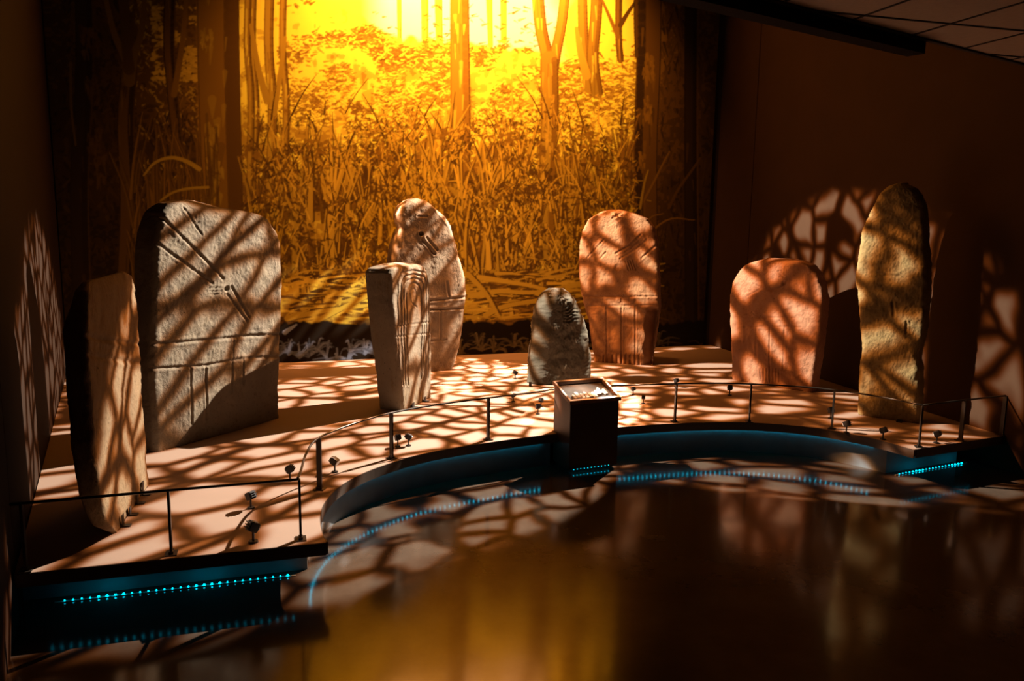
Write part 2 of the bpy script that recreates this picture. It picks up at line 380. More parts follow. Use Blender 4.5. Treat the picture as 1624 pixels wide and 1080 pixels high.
def P(o):      # parent to the platform keeping world coordinates
    o.parent = plat; o.matrix_parent_inverse = Matrix.Translation(-plat.location); return o
cuts = []
o0 = arm_l[0]; ad = bdir; an = bnrm
for k in range(-1, 9): cuts.append((o0 + ad * (.56 + 1.22 * k), ad))
for k in range(-1, 6): cuts.append((o0 - an * (1.35 + 2.44 * k), an))
for b in slab_pieces(poly, ZP - .022, ZP, cuts, .0008): P(bm_obj('deck_panel', b, M_deck))
sub = slab_pieces(poly, ZP - .06, ZP - .0235, [], .012)[0]; P(bm_obj('deck_frame', sub, M_joint))
# fascia: thin dark lip along the front edge
def offs(chain, d):
    out = []
    for i in range(len(chain)):
        a = chain[max(i - 1, 0)]; b = chain[min(i + 1, len(chain) - 1)]; t = (b - a) / np.linalg.norm(b - a)
        n = np.array([-t[1], t[0]]); out.append(n * d)          # left of the walking direction = under the deck
    return out
lip = [np.array(p) for p in front_chain]
def fascia(chain):
    P(wall_strip('fascia', [c - o for c, o in zip(chain, offs(chain, .004))], ZP - .075, ZP - .002, offs(chain, .010), M_fascia))
fascia([lip[0], lip[1]]); fascia([lip[1] + np.array([.004, .012])] + c1 + [nl]); fascia([nr] + c2); fascia([c2[-1] + .02 * (rend - c2[-1]), rend])
# plinth: the recessed wall under the deck
armd = (arm_l[1] - lip[0]) / np.linalg.norm(arm_l[1] - lip[0]); armn = np.array([-armd[1], armd[0]])
rad = (rend - c2[-1]) / np.linalg.norm(rend - c2[-1]); radn = np.array([-rad[1], rad[0]])
k1 = [c + o for c, o in zip(c1, offs(c1, .08))]; k2 = [c + o for c, o in zip(c2, offs(c2, .08))]
ARM, ARR = .34, .30
k1 = [p for p in k1 if np.dot(p - lip[0], armn) > ARM]; k2 = [p for p in k2 if np.dot(p - rend, radn) > ARR]
def arm_end(ref, d, n, p, k=ARM):   # foot of p on the recessed arm wall
    return ref + n * k + d * np.dot(p - ref, d)
plin = [lip[0] + armn * ARM - armd * .25, arm_end(lip[0], armd, armn, k1[0])] + k1 + [nl - lx * .02 + ly * .08]
P(wall_strip('plinth', plin, 0.0, ZP - .062, offs(plin, .03), M_plinth))
plin2 = [nr + lx * .02 + ly * .08] + k2 + [arm_end(rend, rad, radn, k2[-1], ARR), rend + radn * ARR - rad * .16]
P(wall_strip('plinth', plin2, 0.0, ZP - .062, offs(plin2, .03), M_plinth))
# LED tape under the lip, or on the floor when upward, each bead a small lit square
def led(chain, d, m=None, step=.045, z=ZP - .066, upward=False):
    ch = [c + o for c, o in zip(chain, offs(chain, d))]
    tape = wall_strip('light_strip', ch, z, z + .004, offs(ch, .012), M_led_tape)
    P(tape)
    seg = np.cumsum([0] + [np.linalg.norm(b - a) for a, b in zip(ch, ch[1:])]); xs = [c[0] for c in ch]; ys = [c[1] for c in ch]
    bms = [bmesh.new(), bmesh.new()]
    for i, s in enumerate(np.arange(.05, seg[-1] - .04, step)):
        x, y = np.interp(s, seg, xs), np.interp(s, seg, ys); i0 = min(np.searchsorted(seg, s), len(ch) - 1); t = ch[i0] - ch[i0 - 1]
        n = np.array([-t[1], t[0]]) / np.linalg.norm(t) * .006
        hot = m is None and (i // 4) % 3 == 1; k = .0075 if hot or m is not None else .0055
        add_box(bms[0 if hot else 1], (x + n[0], y + n[1], z + (.0075 if upward else -.003)), (k * 1.2, k * 1.2, .007 if upward else .005), math.atan2(t[1], t[0]))
    for bm, mm_ in zip(bms, (M_led, m or M_led_faint)):
        if len(bm.verts): b = bm_obj('light_bead', bm, mm_); b['kind'] = 'stuff'; b.parent = tape
        else: bm.free()
    return tape
led([lip[0] + armd * .10, arm_end(lip[0], armd, armn, k1[0], 0) - armd * .07], .26, None, .042, .001, True)  # added row of lit beads on the floor, imitating mirrored LED dots
led([lip[0] + armd * .04, lip[1] - armd * .10], .20, M_led_arm)
led(c1[5:] + [nl - lx * .05], .062, M_led_dim, z=ZP - .086); led([nr + lx * .05] + c2[:-6], .062, M_led_dim, z=ZP - .086)
led([arm_end(rend, rad, radn, k2[-1], 0) + rad * .03, rend - rad * .12], .22, None, .042, .001, True)  # right arm likewise: added floor beads in place of LED reflections
led([c2[-1] + rad * .08, rend - rad * .08], .17, M_led_arm)

# ------------------------------------------------------------------ standing stones
def frac(v, k): return max(0., min(1., v * k))
def interp_edge(E, v): E = sorted(E); return np.interp(v, [e[0] for e in E], [e[1] for e in E])
def make_stone(label, base_a, base_b, Lpx, Rpx, T, m, grooves=(), holes=(), rc=.05, tprof=((0, 1), (1, 1)), bulge=.015, rough=.010, rough_scale=5.0, topr=.10, chip=None, seed=0, lean=0.0):
    A = at(*base_a); B = at(*base_b); d = (B - A); d[2] = 0; d /= np.linalg.norm(d); n = np.array([d[1], -d[0], 0])      # n: the way the carved face looks
    def uv(x, y):
        q = on_plane(x, y, A, n) - A; return q[2], q @ d      # (height, along)
    Le = [uv(*q) for q in Lpx]; Re = [uv(*q) for q in Rpx]
    vmax = max(e[0] for e in Le + Re)
    Le = [(min(max(a, 0), vmax), b) for a, b in Le]; Re = [(min(max(a, 0), vmax), b) for a, b in Re]
    Wd = max(b for _, b in Re) - min(b for _, b in Le)
    rows = int(vmax / .0085); t = np.linspace(0, 1, rows)
    v = vmax * (1 - (1 - t) ** 1.25); v[-1] = vmax - 1e-4
    nf = int(Wd / .0075); nc, ns, nb = 7, 10, 26
    Lv, Rv = interp_edge(Le, v), interp_edge(Re, v)
    w = np.maximum(Rv - Lv, .004); cx = (Lv + Rv) / 2
    tp = np.interp(v / vmax, [a for a, _ in tprof], [b for _, b in tprof]) * T
    k = np.clip((v - (vmax - topr)) / topr, 0, 1); te = tp * np.sqrt(np.maximum(1 - .93 * k ** 2.2, .01)); f0 = (tp - te) * .5      # rounded crown
    U = []; D = []; NU = []; ND = []
    ccc = lambda a0, a1: np.linspace(math.radians(a0), math.radians(a1), nc + 1)[:-1]
    for i in range(rows):
        r = min(rc, w[i] * .48, te[i] * .48); l, rr = cx[i] - w[i] / 2, cx[i] + w[i] / 2; y0, y1 = f0[i], f0[i] + te[i]
        u = []; dd = []; nu = []; nd = []
        xs = np.linspace(l + r, rr - r, nf + 1)[:-1]; u += list(xs); dd += [y0] * nf; nu += [0] * nf; nd += [-1] * nf
        for (px, py, a0) in ((rr - r, y0 + r, -90), (rr - r, y1 - r, 0), (l + r, y1 - r, 90), (l + r, y0 + r, 180)):
            an = ccc(a0, a0 + 90); u += list(px + r * np.cos(an)); dd += list(py + r * np.sin(an)); nu += list(np.cos(an)); nd += list(np.sin(an))
            if a0 == -90: q = np.linspace(y0 + r, y1 - r, ns + 1)[:-1]; u += [rr] * ns; dd += list(q); nu += [1] * ns; nd += [0] * ns
            elif a0 == 0: q = np.linspace(rr - r, l + r, nb + 1)[:-1]; u += list(q); dd += [y1] * nb; nu += [0] * nb; nd += [1] * nb
            elif a0 == 90: q = np.linspace(y1 - r, y0 + r, ns + 1)[:-1]; u += [l] * ns; dd += list(q); nu += [-1] * ns; nd += [0] * ns
        U.append(u); D.append(dd); NU.append(nu); ND.append(nd)
    U, D, NU, ND = map(np.array, (U, D, NU, ND)); V = np.repeat(v[:, None], U.shape[1], 1)
    rel = (U - cx[:, None]) / (w[:, None] / 2)
    front = np.clip(-ND, 0, 1)
    D = D - bulge * (1 - np.clip(rel, -1, 1) ** 2) * front
    # uneven, hand-dressed surface
    sd = 17.3 * seed; nv = np.empty(U.shape); nv2 = np.empty(U.shape)
    for i in range(U.shape[0]):
        for j in range(U.shape[1]):
            p = Vector((U[i, j] * rough_scale + sd, D[i, j] * rough_scale, V[i, j] * rough_scale))
            nv[i, j] = mnoise.noise(p) + .5 * mnoise.noise(p * 2.7); nv2[i, j] = mnoise.noise(p * 9)
    amp = np.minimum(1, V / .05) if True else 1
    dis = (rough * nv + rough * .35 * nv2)
    g = np.zeros(U.shape)
    for gr in grooves:
        pts, dep, sg = gr; uvp = [uv(*q) for q in pts]; best = np.full(U.shape, 9.)
        for (v0, u0), (v1, u1) in zip(uvp, uvp[1:]):
            ex, ey = u1 - u0, v1 - v0; L2 = ex * ex + ey * ey + 1e-9
            tt = np.clip(((U - u0) * ex + (V - v0) * ey) / L2, 0, 1); best = np.minimum(best, np.hypot(U - u0 - tt * ex, V - v0 - tt * ey))
        g += dep * (np.exp(-(best / sg) ** 2) - .35 * np.exp(-((best - 2.1 * sg) / sg) ** 2))
    for (hx, hy, hr, dep) in holes:
        v0, u0 = uv(hx, hy); rr = np.hypot(U - u0, V - v0); g += dep / (1 + np.exp((rr - hr) / (hr * .18))) - .3 * dep * np.exp(-((rr - hr * 1.5) / (hr * .35)) ** 2) * .5
    D = D + g * front
    if chip:
        (cxp, cyp), slope, vtop = chip; v0, u0 = uv(cxp, cyp); over = np.clip(U - u0 - .012 * np.sin(V * 21), 0, 9)
        lim = np.clip((v0 - V) / .06, 0, 1) * np.clip((V - .0) / .02 + .3, 0, 1)
        D = D + np.minimum(over * slope, T * .8) * lim * front
    U = U + dis * NU; D = D + dis * ND
    if lean: D = D + V * lean
    nr, nc_ = U.shape
    X = A[0] + U * d[0] - D * n[0]; Y = A[1] + U * d[1] - D * n[1]; Z = ZP + V
    org = np.array([A[0] + cx[0] * d[0] - T / 2 * n[0], A[1] + cx[0] * d[1] - T / 2 * n[1], ZP])
    co = np.stack([X, Y, Z], -1).reshape(-1, 3) - org
    co = np.vstack([co, co.reshape(nr, nc_, 3)[-1].mean(0) + [0, 0, .002], co.reshape(nr, nc_, 3)[0].mean(0)])
    i, j = np.meshgrid(np.arange(nr - 1), np.arange(nc_), indexing='ij'); j2 = (j + 1) % nc_
    quads = np.stack([i * nc_ + j, i * nc_ + j2, (i + 1) * nc_ + j2, (i + 1) * nc_ + j], -1).reshape(-1, 4)
    jj = np.arange(nc_); top = np.stack([(nr - 1) * nc_ + jj, (nr - 1) * nc_ + (jj + 1) % nc_, np.full(nc_, nr * nc_)], -1)
    bot = np.stack([(jj + 1) % nc_, jj, np.full(nc_, nr * nc_ + 1)], -1)
    me = bpy.data.meshes.new('standing_stone'); me.vertices.add(len(co)); me.vertices.foreach_set('co', co.ravel())
    nq, ntr = len(quads), 2 * nc_; me.loops.add(nq * 4 + ntr * 3); me.loops.foreach_set('vertex_index', np.concatenate([quads.ravel(), top.ravel(), bot.ravel()]).astype(np.int32))
    me.polygons.add(nq + ntr); me.polygons.foreach_set('loop_start', np.concatenate([np.arange(nq) * 4, nq * 4 + np.arange(ntr) * 3]).astype(np.int32))
    me.polygons.foreach_set('use_smooth', np.ones(nq + ntr, bool)); me.update(calc_edges=True); me.validate()
    me.materials.append(m)
    o = bpy.data.objects.new('standing_stone', me); o.location = org; link(o); o['label'] = label; o['category'] = 'standing stone'; o['group'] = 'carved standing stones'
    return o, A, d, n

def rng_lines(x0, x1, y0, y1, k): return [([(x0 + (x1 - x0) * i / (k - 1), y0), (x0 + (x1 - x0) * i / (k - 1) + .5, y1)]) for i in range(k)]

MS1 = stone_mat('sandstone_tan', (0.195, 0.133, 0.075), (0.231, 0.160, 0.089), (0.178, 0.098, 0.044), .6)
MS2 = stone_mat('sandstone_grey_brown', (0.195, 0.160, 0.115), (0.231, 0.191, 0.133), (0.151, 0.111, 0.071))
MS3 = stone_mat('sandstone_streaked', (0.204, 0.160, 0.111), (0.240, 0.186, 0.124), (0.169, 0.111, 0.053), .75)
MS4 = stone_mat('sandstone_coarse_brown', (0.222, 0.164, 0.107), (0.258, 0.191, 0.124), (0.169, 0.115, 0.067))
MS5 = stone_mat('dark_greenish_stone', (0.056, 0.049, 0.033), (0.085, 0.074, 0.053), (0.038, 0.036, 0.022))
MS6 = stone_mat('sandstone_orange', (0.244, 0.122, 0.056), (0.281, 0.148, 0.070), (0.200, 0.092, 0.037))
MS7 = stone_mat('sandstone_pink', (0.296, 0.144, 0.078), (0.333, 0.170, 0.096), (0.259, 0.115, 0.056))
MS8 = stone_mat('sandstone_ochre', (0.231, 0.169, 0.071), (0.266, 0.200, 0.089), (0.186, 0.124, 0.044))

st1, A1, D1, N1 = make_stone('narrow tan standing stone tapering to its foot, seen edgewise beside the left wall', (186, 844), (236, 767),
    [(184, 844), (170, 833), (160, 788), (153, 736), (149, 702), (146, 650), (140, 592), (138, 527), (140, 462), (146, 447), (152, 445)],
    [(236, 767), (234, 719), (229, 650), (223, 575), (220, 494), (216, 455), (211, 437), (204, 432)], .115, MS1,
    [([(138, 533), (180, 541), (223, 546)], .008, .012), ([(139, 562), (180, 570), (223, 575)], .007, .012)], rc=.03, tprof=((0, .35), (.1, .75), (.22, 1), (.85, 1), (1, .55)), rough=.009, seed=1, bulge=.0)
st2, *_ = make_stone('big broad grey-brown standing stone with two carved belt lines, tallest at left', (246, 718), (445, 662),
    [(246, 718), (243, 660), (239, 591), (242, 527), (246, 446), (246, 397), (250, 365), (259, 337), (275, 322), (298, 317)],
    [(445, 662), (445, 592), (447, 543), (449, 478), (449, 430), (446, 384), (440, 366), (434, 357), (427, 347), (418, 342), (403, 337), (389, 334), (356, 329), (324, 319)], .27, MS2,
    [([(238, 546), (300, 541), (345, 537), (395, 532), (450, 530)], .012, .011), ([(236, 585), (324, 579), (379, 569), (448, 564)], .011, .010),
     ([(301, 583), (303, 672)], .010, .009), ([(325, 584), (326, 665)], .010, .009), ([(367, 574), (366, 622)], .009, .009), ([(384, 571), (384, 609)], .009, .009), ([(369, 538), (368, 568)], .006, .008),
     ([(258, 346), (300, 388), (352, 442)], .011, .011), ([(246, 383), (290, 416), (335, 449)], .010, .010), ([(359, 466), (388, 507)], .011, .010), ([(366, 454), (392, 502)], .010, .010), ([(292, 330), (318, 372)], .006, .009),
     ([(330, 457), (349, 456)], .006, .006), ([(330, 462), (349, 461)], .006, .006), ([(331, 467), (349, 466)], .006, .006)],
    [(358, 458, .022, .022)], rc=.05, rough=.012, seed=2, topr=.12)
xs = [(631, 429, 680), (636, 435, 676), (640, 441, 672), (644, 448, 668)]
st3, A3, D3, N3 = make_stone('thick block-like standing stone carved with nested arches, in front of the coarse brown one', (640, 652), (684, 629.5),
    [(640, 652), (637, 620), (634, 590), (629, 550), (626, 520), (623, 490), (621, 455), (620, 434), (623, 427), (632, 421)],
    [(685, 632), (685, 600), (685, 560), (684, 520), (684, 480), (683, 455), (680, 437), (675, 425), (668, 419), (655, 417)], .265, MS3,
    [([(a + 3, 610), (a, 520), (a, t + 14), (a + 5, t + 4), ((a + b) / 2, t), (b - 4, t + 4), (b, t + 14), (b, 520), (b - 1, 600)], .009, .009) for a, t, b in xs] +
    [([(625, 518), (655, 514), (685, 510)], .006, .008), ([(627, 534), (655, 531), (685, 528)], .006, .008), ([(650, 462), (652, 480), (660, 487)], .007, .008), ([(650, 462), (657, 458), (661, 466), (658, 480)], .006, .008)],
    rc=.04, rough=.008, seed=3, topr=.05, bulge=.005)
st4, *_ = make_stone('tall coarse brown standing stone with a knob head and drilled hole, behind the arch-carved block', (648, 592), (720, 586.5),
    [(648, 592), (636, 570), (627, 530), (621, 480), (621, 445), (623, 412), (627, 390), (632, 374), (639, 362), (635, 353), (633, 340), (638, 328), (648, 318), (658, 314)],
    [(719, 586), (724, 573), (731, 549), (734, 528), (739, 489), (741, 465), (740, 445), (737, 430), (730, 407), (722, 378), (717, 358), (707, 343), (694, 332), (679, 318), (668, 314)], .28, MS4,
    [([(626, 480), (684, 476), (741, 471)], .014, .013), ([(626, 494), (684, 491), (740, 489)], .014, .012), ([(698, 491), (698, 537)], .010, .011), ([(650, 543), (684, 540), (707, 538)], .009, .011),
     ([(669, 379), (688, 402)], .015, .013), ([(676, 377), (692, 396)], .012, .012), ([(708, 447), (712, 472)], .012, .012), ([(634, 372), (634, 392)], .012, .014), ([(662, 343), (676, 343)], .006, .010), ([(693, 333), (722, 368)], .009, .012)],
    [(667.5, 371, .022, .05)], rc=.06, rough=.006, rough_scale=9, seed=4)
arcs = []
for r in (5, 9, 13, 17, 21): arcs.append(([(898 + r * .95 * math.cos(a), 486 + r * 1.1 * math.sin(a)) for a in np.linspace(-1.2, 1.75, 12)], .022, .011))
st5, A5, D5, N5 = make_stone('small dark greenish rounded standing stone with ring carving, behind the reading lectern', (848, 611), (942, 607.5),
    [(842, 613), (845, 580), (848, 552), (851, 516), (855, 491), (861, 476), (868, 466), (877, 460)],
    [(942, 605), (942, 572), (940, 549), (935, 519), (927, 494), (918, 476), (910, 466), (899, 459)], .34, MS5,
    arcs + [([(893, 478), (893, 520)], .010, .012), ([(884, 575), (892, 590)], .012, .014), ([(900, 525), (908, 545)], .009, .014)], [(893, 578, .06, -.02)], rc=.15, rough=.022, rough_scale=5.5, seed=5, topr=.18, bulge=.03)
st6, *_ = make_stone('tall orange sandstone standing stone with belt and broken lower right corner, against the mural', (941, 574), (1034, 580),
    [(941, 576), (937, 532), (932, 507), (926, 485), (920, 457), (917, 425), (919, 390), (922, 367), (932, 348), (950, 336), (965, 332)],
    [(1034, 580), (1036, 557), (1039, 535), (1043, 510), (1045, 482), (1044, 425), (1040, 382), (1035, 360), (1026, 347), (1005, 338), (985, 332.5)], .26, MS6,
    [([(918, 470), (1047, 470)], .009, .010), ([(922, 485), (1047, 484)], .009, .010), ([(962, 487), (963, 577)], .009, .010), ([(986, 487), (986, 578)], .009, .010), ([(1008, 485), (1008, 578)], .009, .010),
     ([(977, 402), (1000, 388), (1017, 372)], .011, .011), ([(984, 410), (1010, 394), (1026, 380)], .007, .010), ([(1018, 409), (1045, 385)], .011, .011), ([(932, 408), (958, 380)], .007, .010), ([(953, 409), (961, 400)], .009, .010), ([(972, 346), (984, 338)], .010, .012), ([(976, 340), (982, 349)], .010, .012)] +
    [([(992 + 4 * i, 413 - 0 * i), (997 + 4 * i, 428)], .010, .007) for i in range(4)] + [([(958 + 7 * i, 563), (958 + 7 * i, 580)], .010, .010) for i in range(9)],
    [(980, 424, .035, .012), (981, 476, .03, -.014), (1003, 476, .03, -.014)], rc=.04, rough=.013, rough_scale=7, seed=6, chip=((1023, 486), 1.6, 0))
st7, *_ = make_stone('low pink round-topped standing stone, second from the right', (1160, 602), (1287, 622.5),
    [(1160, 602), (1159, 570), (1157.5, 528), (1156, 489), (1157, 468), (1160, 449), (1168, 434), (1180, 421), (1193, 415), (1210, 411)],
    [(1287, 622.5), (1290, 592), (1295, 560), (1300, 528), (1303, 500), (1304, 475), (1301, 453), (1294, 435), (1282, 421), (1268, 414), (1251, 411)], .22, MS7,
    [([(1180, 518), (1222, 518), (1270, 519)], .006, .009), ([(1180, 503), (1262, 504)], .005, .009), ([(1222, 520), (1221, 592)], .009, .009), ([(1200, 520), (1200, 575)], .005, .009), ([(1245, 520), (1243, 585)], .005, .009),
     ([(1196, 450), (1208, 458), (1226, 460), (1240, 455), (1250, 444)], .009, .010), ([(1185, 470), (1208, 458)], .006, .010), ([(1236, 430), (1244, 440)], .008, .01), ([(1193, 495), (1212, 510)], .006, .008)] +
    [([(1207 + 5 * i, 585), (1207 + 5 * i, 605)], .006, .008) for i in range(7)],
    [(1243, 450, .02, .015)], rc=.035, rough=.011, rough_scale=8, seed=7, topr=.08)
st8, A8, D8, N8 = make_stone('tall slender ochre standing stone with dark top, far right beside the wall', (1360, 657.5), (1456, 672),
    [(1360, 657.5), (1359, 600), (1361, 587), (1364, 567), (1364, 528), (1361, 505), (1360, 480), (1358, 465), (1357, 437), (1360, 400), (1368, 360), (1378, 336), (1392, 310), (1408, 294), (1421, 289)],
    [(1456, 672), (1457, 635), (1458, 610), (1457, 587), (1456, 571), (1459, 553), (1466, 521), (1468, 495), (1469, 465), (1470, 437), (1469, 395), (1467, 358), (1464, 328), (1457, 309), (1448, 298), (1436, 291)], .25, MS8,
    [([(1416, 480), (1418, 500)], .012, .011), ([(1385, 432), (1400, 436), (1425, 438)], .005, .012), ([(1438, 510), (1438, 528)], .008, .009)], rc=.05, rough=.014, rough_scale=7, seed=8, topr=.12)

def bracket(parent, p, rz, s=(.035, .02, .05), m=M_black):
    """small bent plate that steadies the foot of a stone"""
    bm = bmesh.new(); add_box(bm, (0, 0, s[2] / 2 + .001), (s[0], .006, s[2])); add_box(bm, (0, -.02, .004), (s[0], .045, .006))
    o = bm_obj('support_bracket', bm, m); o.parent = parent
    o.location = Vector(tuple(map(float, p))) - parent.location; o.rotation_euler = (0, 0, rz); return o
for t, s in ((.10, .07), (.30, .05), (.52, .06), (.70, .09)):
    p = A1 + D1 * .9 * t + N1 * .012; bracket(st1, p, math.atan2(D1[1], D1[0]), (.04, .02, s))
for t in (.35, .9):
    p = A3 + D3 * .5 * t + N3 * .02; bracket(st3, p, math.atan2(D3[1], D3[0]), (.05, .02, .045))
p = A5 - D5 * .06 + N5 * .03; bracket(st5, p, math.atan2(D5[1], D5[0]), (.03, .02, .045), M_rail)
p = A8 + D8 * .38 + N8 * .03; bracket(st8, p, math.atan2(D8[1], D8[0]), (.045, .02, .02), M_rail)

# ------------------------------------------------------------------ knee-high barrier
RH = .355
bar = empty('barrier_rail', (0, 6, ZP), 'knee-high dark metal barrier on slim posts following the platform edge', 'barrier')
def PB(o): o.parent = bar; o.matrix_parent_inverse = Matrix.Translation(-bar.location); return o
posts_px = [(42, 904), (272, 878), (477, 855), (507, 776), (621, 727), (774, 697.5), (1070, 669), (1188, 669), (1319, 680), (1457, 709), (1523, 699), (1588, 690)]
PP = [at(*q)[:2] for q in posts_px]
arc_px = [(474, 856), (480, 838), (488, 806), (507, 776), (560, 749), (621, 727), (697, 710), (774, 697.5), (860, 684), (930, 676), (1000, 671.5), (1070, 669), (1130, 667.5), (1188, 669), (1255, 673), (1319, 680), (1390, 693), (1457, 709)]
arc = [p[:2] for p in smooth_curve([at(*q) for q in arc_px], 6)]
# keep the rail behind the lectern
for i, p in enumerate(arc):
    s, t = np.dot(p - LA, lx), np.dot(p - LA, ly)
    if -.06 < s < lw + .06 and t < LDEP + .05: arc[i] = p + ly * (LDEP + .05 - t)
def up(p, z): return (p[0], p[1], z)
PB(tube_obj('rail', [up(p, ZP + RH) for p in arc], .0075, M_rail))
PB(tube_obj('rail', [up(PP[0] - armd * .05, ZP + RH), up(PP[1], ZP + RH), up(arc[0], ZP + RH)], .0075, M_rail))
PB(tube_obj('rail', [up(arc[-1], ZP + RH), up(PP[10], ZP + RH), up(PP[11], ZP + RH)], .0075, M_rail))
for i, p in enumerate(PP):
    if i < 3: t = armd
    elif i > 9: t = rad
    else:
        j = int(np.argmin([np.linalg.norm(q - p) for q in arc])); j = min(max(j, 1), len(arc) - 2); t = arc[j + 1] - arc[j - 1]; t = t / np.linalg.norm(t)
        if i == 9: t = (t + rad) / np.linalg.norm(t + rad)
    rz = math.atan2(t[1], t[0])
    bm = bmesh.new(); add_box(bm, (0, 0, RH / 2), (.013, .034, RH - .004)); bmesh.ops.rotate(bm, verts=bm.verts[:], matrix=Matrix.Rotation(rz, 3, 'Z'))
    bmesh.ops.translate(bm, verts=bm.verts[:], vec=(p[0], p[1], ZP)); po = PB(bm_obj('post', bm, M_rail))
    bm = bmesh.new(); add_box(bm, (0, 0, .003), (.06, .075, .005)); add_box(bm, (0, 0, .012), (.024, .044, .014)); bmesh.ops.rotate(bm, verts=bm.verts[:], matrix=Matrix.Rotation(rz, 3, 'Z'))
    bmesh.ops.translate(bm, verts=bm.verts[:], vec=(p[0], p[1], ZP)); b = bm_obj('base_plate', bm, M_rail, po)

# ------------------------------------------------------------------ reading lectern
lec = empty('reading_lectern', (LA[0], LA[1], 0), 'dark brown reading lectern with sloping glazed top at the middle of the curved edge', 'lectern', None, math.atan2(lx[1], lx[0]))
HF, HB = .632, .735
def hexa(name, q, m, parent, bevel=0):
    bm = bmesh.new(); vs = [bm.verts.new(v) for v in q]
    for f in ((0, 1, 2, 3), (4, 5, 6, 7), (0, 1, 5, 4), (1, 2, 6, 5), (2, 3, 7, 6), (3, 0, 4, 7)): bm.faces.new([vs[i] for i in f])
    bmesh.ops.recalc_face_normals(bm, faces=bm.faces[:])
    if bevel: bmesh.ops.bevel(bm, geom=bm.edges[:], offset=bevel, segments=2, affect='EDGES')
    return bm_obj(name, bm, m, parent)
hexa('body', [(0, 0, .035), (lw, 0, .035), (lw, LDEP, .035), (0, LDEP, .035), (0, 0, HF - .03), (lw, 0, HF - .03), (lw, LDEP, HB - .03), (0, LDEP, HB - .03)], M_lect, lec, .003)
hexa('toe_kick', [(.02, .035, 0), (lw - .02, .035, 0), (lw - .02, LDEP - .01, 0), (.02, LDEP - .01, 0), (.02, .035, .035), (lw - .02, .035, .035), (lw - .02, LDEP - .01, .035), (.02, LDEP - .01, .035)], M_black, lec)
hexa('light_strip', [(.03, .018, .029), (lw - .03, .018, .029), (lw - .03, .03, .029), (.03, .03, .029), (.03, .018, .034), (lw - .03, .018, .034), (lw - .03, .03, .034), (.03, .03, .034)], M_led_tape, lec)
ls = lec.children[-1] if False else [o for o in COL.objects if o.parent == lec and o.name.startswith('light_strip')][0]
bm = bmesh.new()
for x in np.arange(.06, lw - .05, .034): add_box(bm, (x, .024, .027), (.004, .004, .004))
b = bm_obj('light_bead', bm, M_led_dim, ls); b['kind'] = 'stuff'
slope = (HB - HF) / LDEP
def sl(x, y, h): return (x, y, HF - .03 + y * slope + h)
def slab(name, x0, x1, y0, y1, h0, h1, m, parent, bevel=0): return hexa(name, [sl(x0, y0, h0), sl(x1, y0, h0), sl(x1, y1, h0), sl(x0, y1, h0), sl(x0, y0, h1), sl(x1, y0, h1), sl(x1, y1, h1), sl(x0, y1, h1)], m, parent, bevel)
o_ = .014; fw_ = .022
slab('top_frame', -o_, lw + o_, -o_, -o_ + fw_, .001, .034, M_frame, lec, .002); slab('top_frame', -o_, lw + o_, LDEP + .008 - fw_, LDEP + .008, .001, .034, M_frame, lec, .002)
slab('top_frame', -o_, -o_ + fw_, -o_ + fw_ + .0005, LDEP + .0075 - fw_, .001, .034, M_frame, lec, .002); slab('top_frame', lw + o_ - fw_, lw + o_, -o_ + fw_ + .0005, LDEP + .0075 - fw_, .001, .034, M_frame, lec, .002)
pan = slab('printed_panel', fw_ - o_ + .001, lw - fw_ + o_ - .001, fw_ - o_ + .001, LDEP - fw_ + .006, .001, .006, M_print, lec); pan['label'] = 'beige printed panel under the glass'
for i in range(9):           # row of little cream reliefs of the stones
    x = .075 + i * (lw - .15) / 8; h = (.062, .085, .07, .09, .055, .08, .066, .09, .075)[i]; wd = (.014, .02, .015, .017, .018, .02, .021, .013, .016)[i]
    y0 = .045 + .012 * (i % 3 == 1) + .035 * (i > 5); bm = bmesh.new(); prof = []
    for k in range(9):
        a = math.pi * k / 8; prof.append((x + wd * math.cos(a), y0 + h - wd + wd * math.sin(a)))
    prof += [(x - wd * .9, y0), (x + wd * .9, y0)]
    lo = [bm.verts.new(sl(px, py, .0065)) for px, py in prof]; hi = [bm.verts.new(sl(x + (px - x) * .85, y0 + (py - y0) * .97, .020)) for px, py in prof]
    bm.faces.new(hi); bm.faces.new(lo[::-1])
    for k in range(len(prof)): bm.faces.new((lo[k], lo[(k + 1) % len(prof)], hi[(k + 1) % len(prof)], hi[k]))
    bm_obj('relief_figure', bm, M_relief, pan)
gm = bpy.data.materials.new('clear_glass'); gm.use_nodes = True; nt = gm.node_tree
gl = nt.nodes.new('ShaderNodeBsdfGlossy'); gl.inputs['Roughness'].default_value = .03; tr = nt.nodes.new('ShaderNodeBsdfTransparent'); mx = nt.nodes.new('ShaderNodeMixShader'); fz = nt.nodes.new('ShaderNodeMath'); fz.operation = 'POWER'; fz.inputs[1].default_value = 7; lwn = nt.nodes.new('ShaderNodeLayerWeight'); nt.links.new(lwn.outputs['Facing'], fz.inputs[0])
nt.links.new(fz.outputs[0], mx.inputs[0]); nt.links.new(tr.outputs[0], mx.inputs[1]); nt.links.new(gl.outputs[0], mx.inputs[2]); nt.links.new(mx.outputs[0], nt.nodes['Material Output'].inputs[0])
slab('glass_pane', fw_ - o_ + .001, lw - fw_ + o_ - .001, fw_ - o_ + .001, LDEP - fw_ + .006, .025, .029, gm, lec)

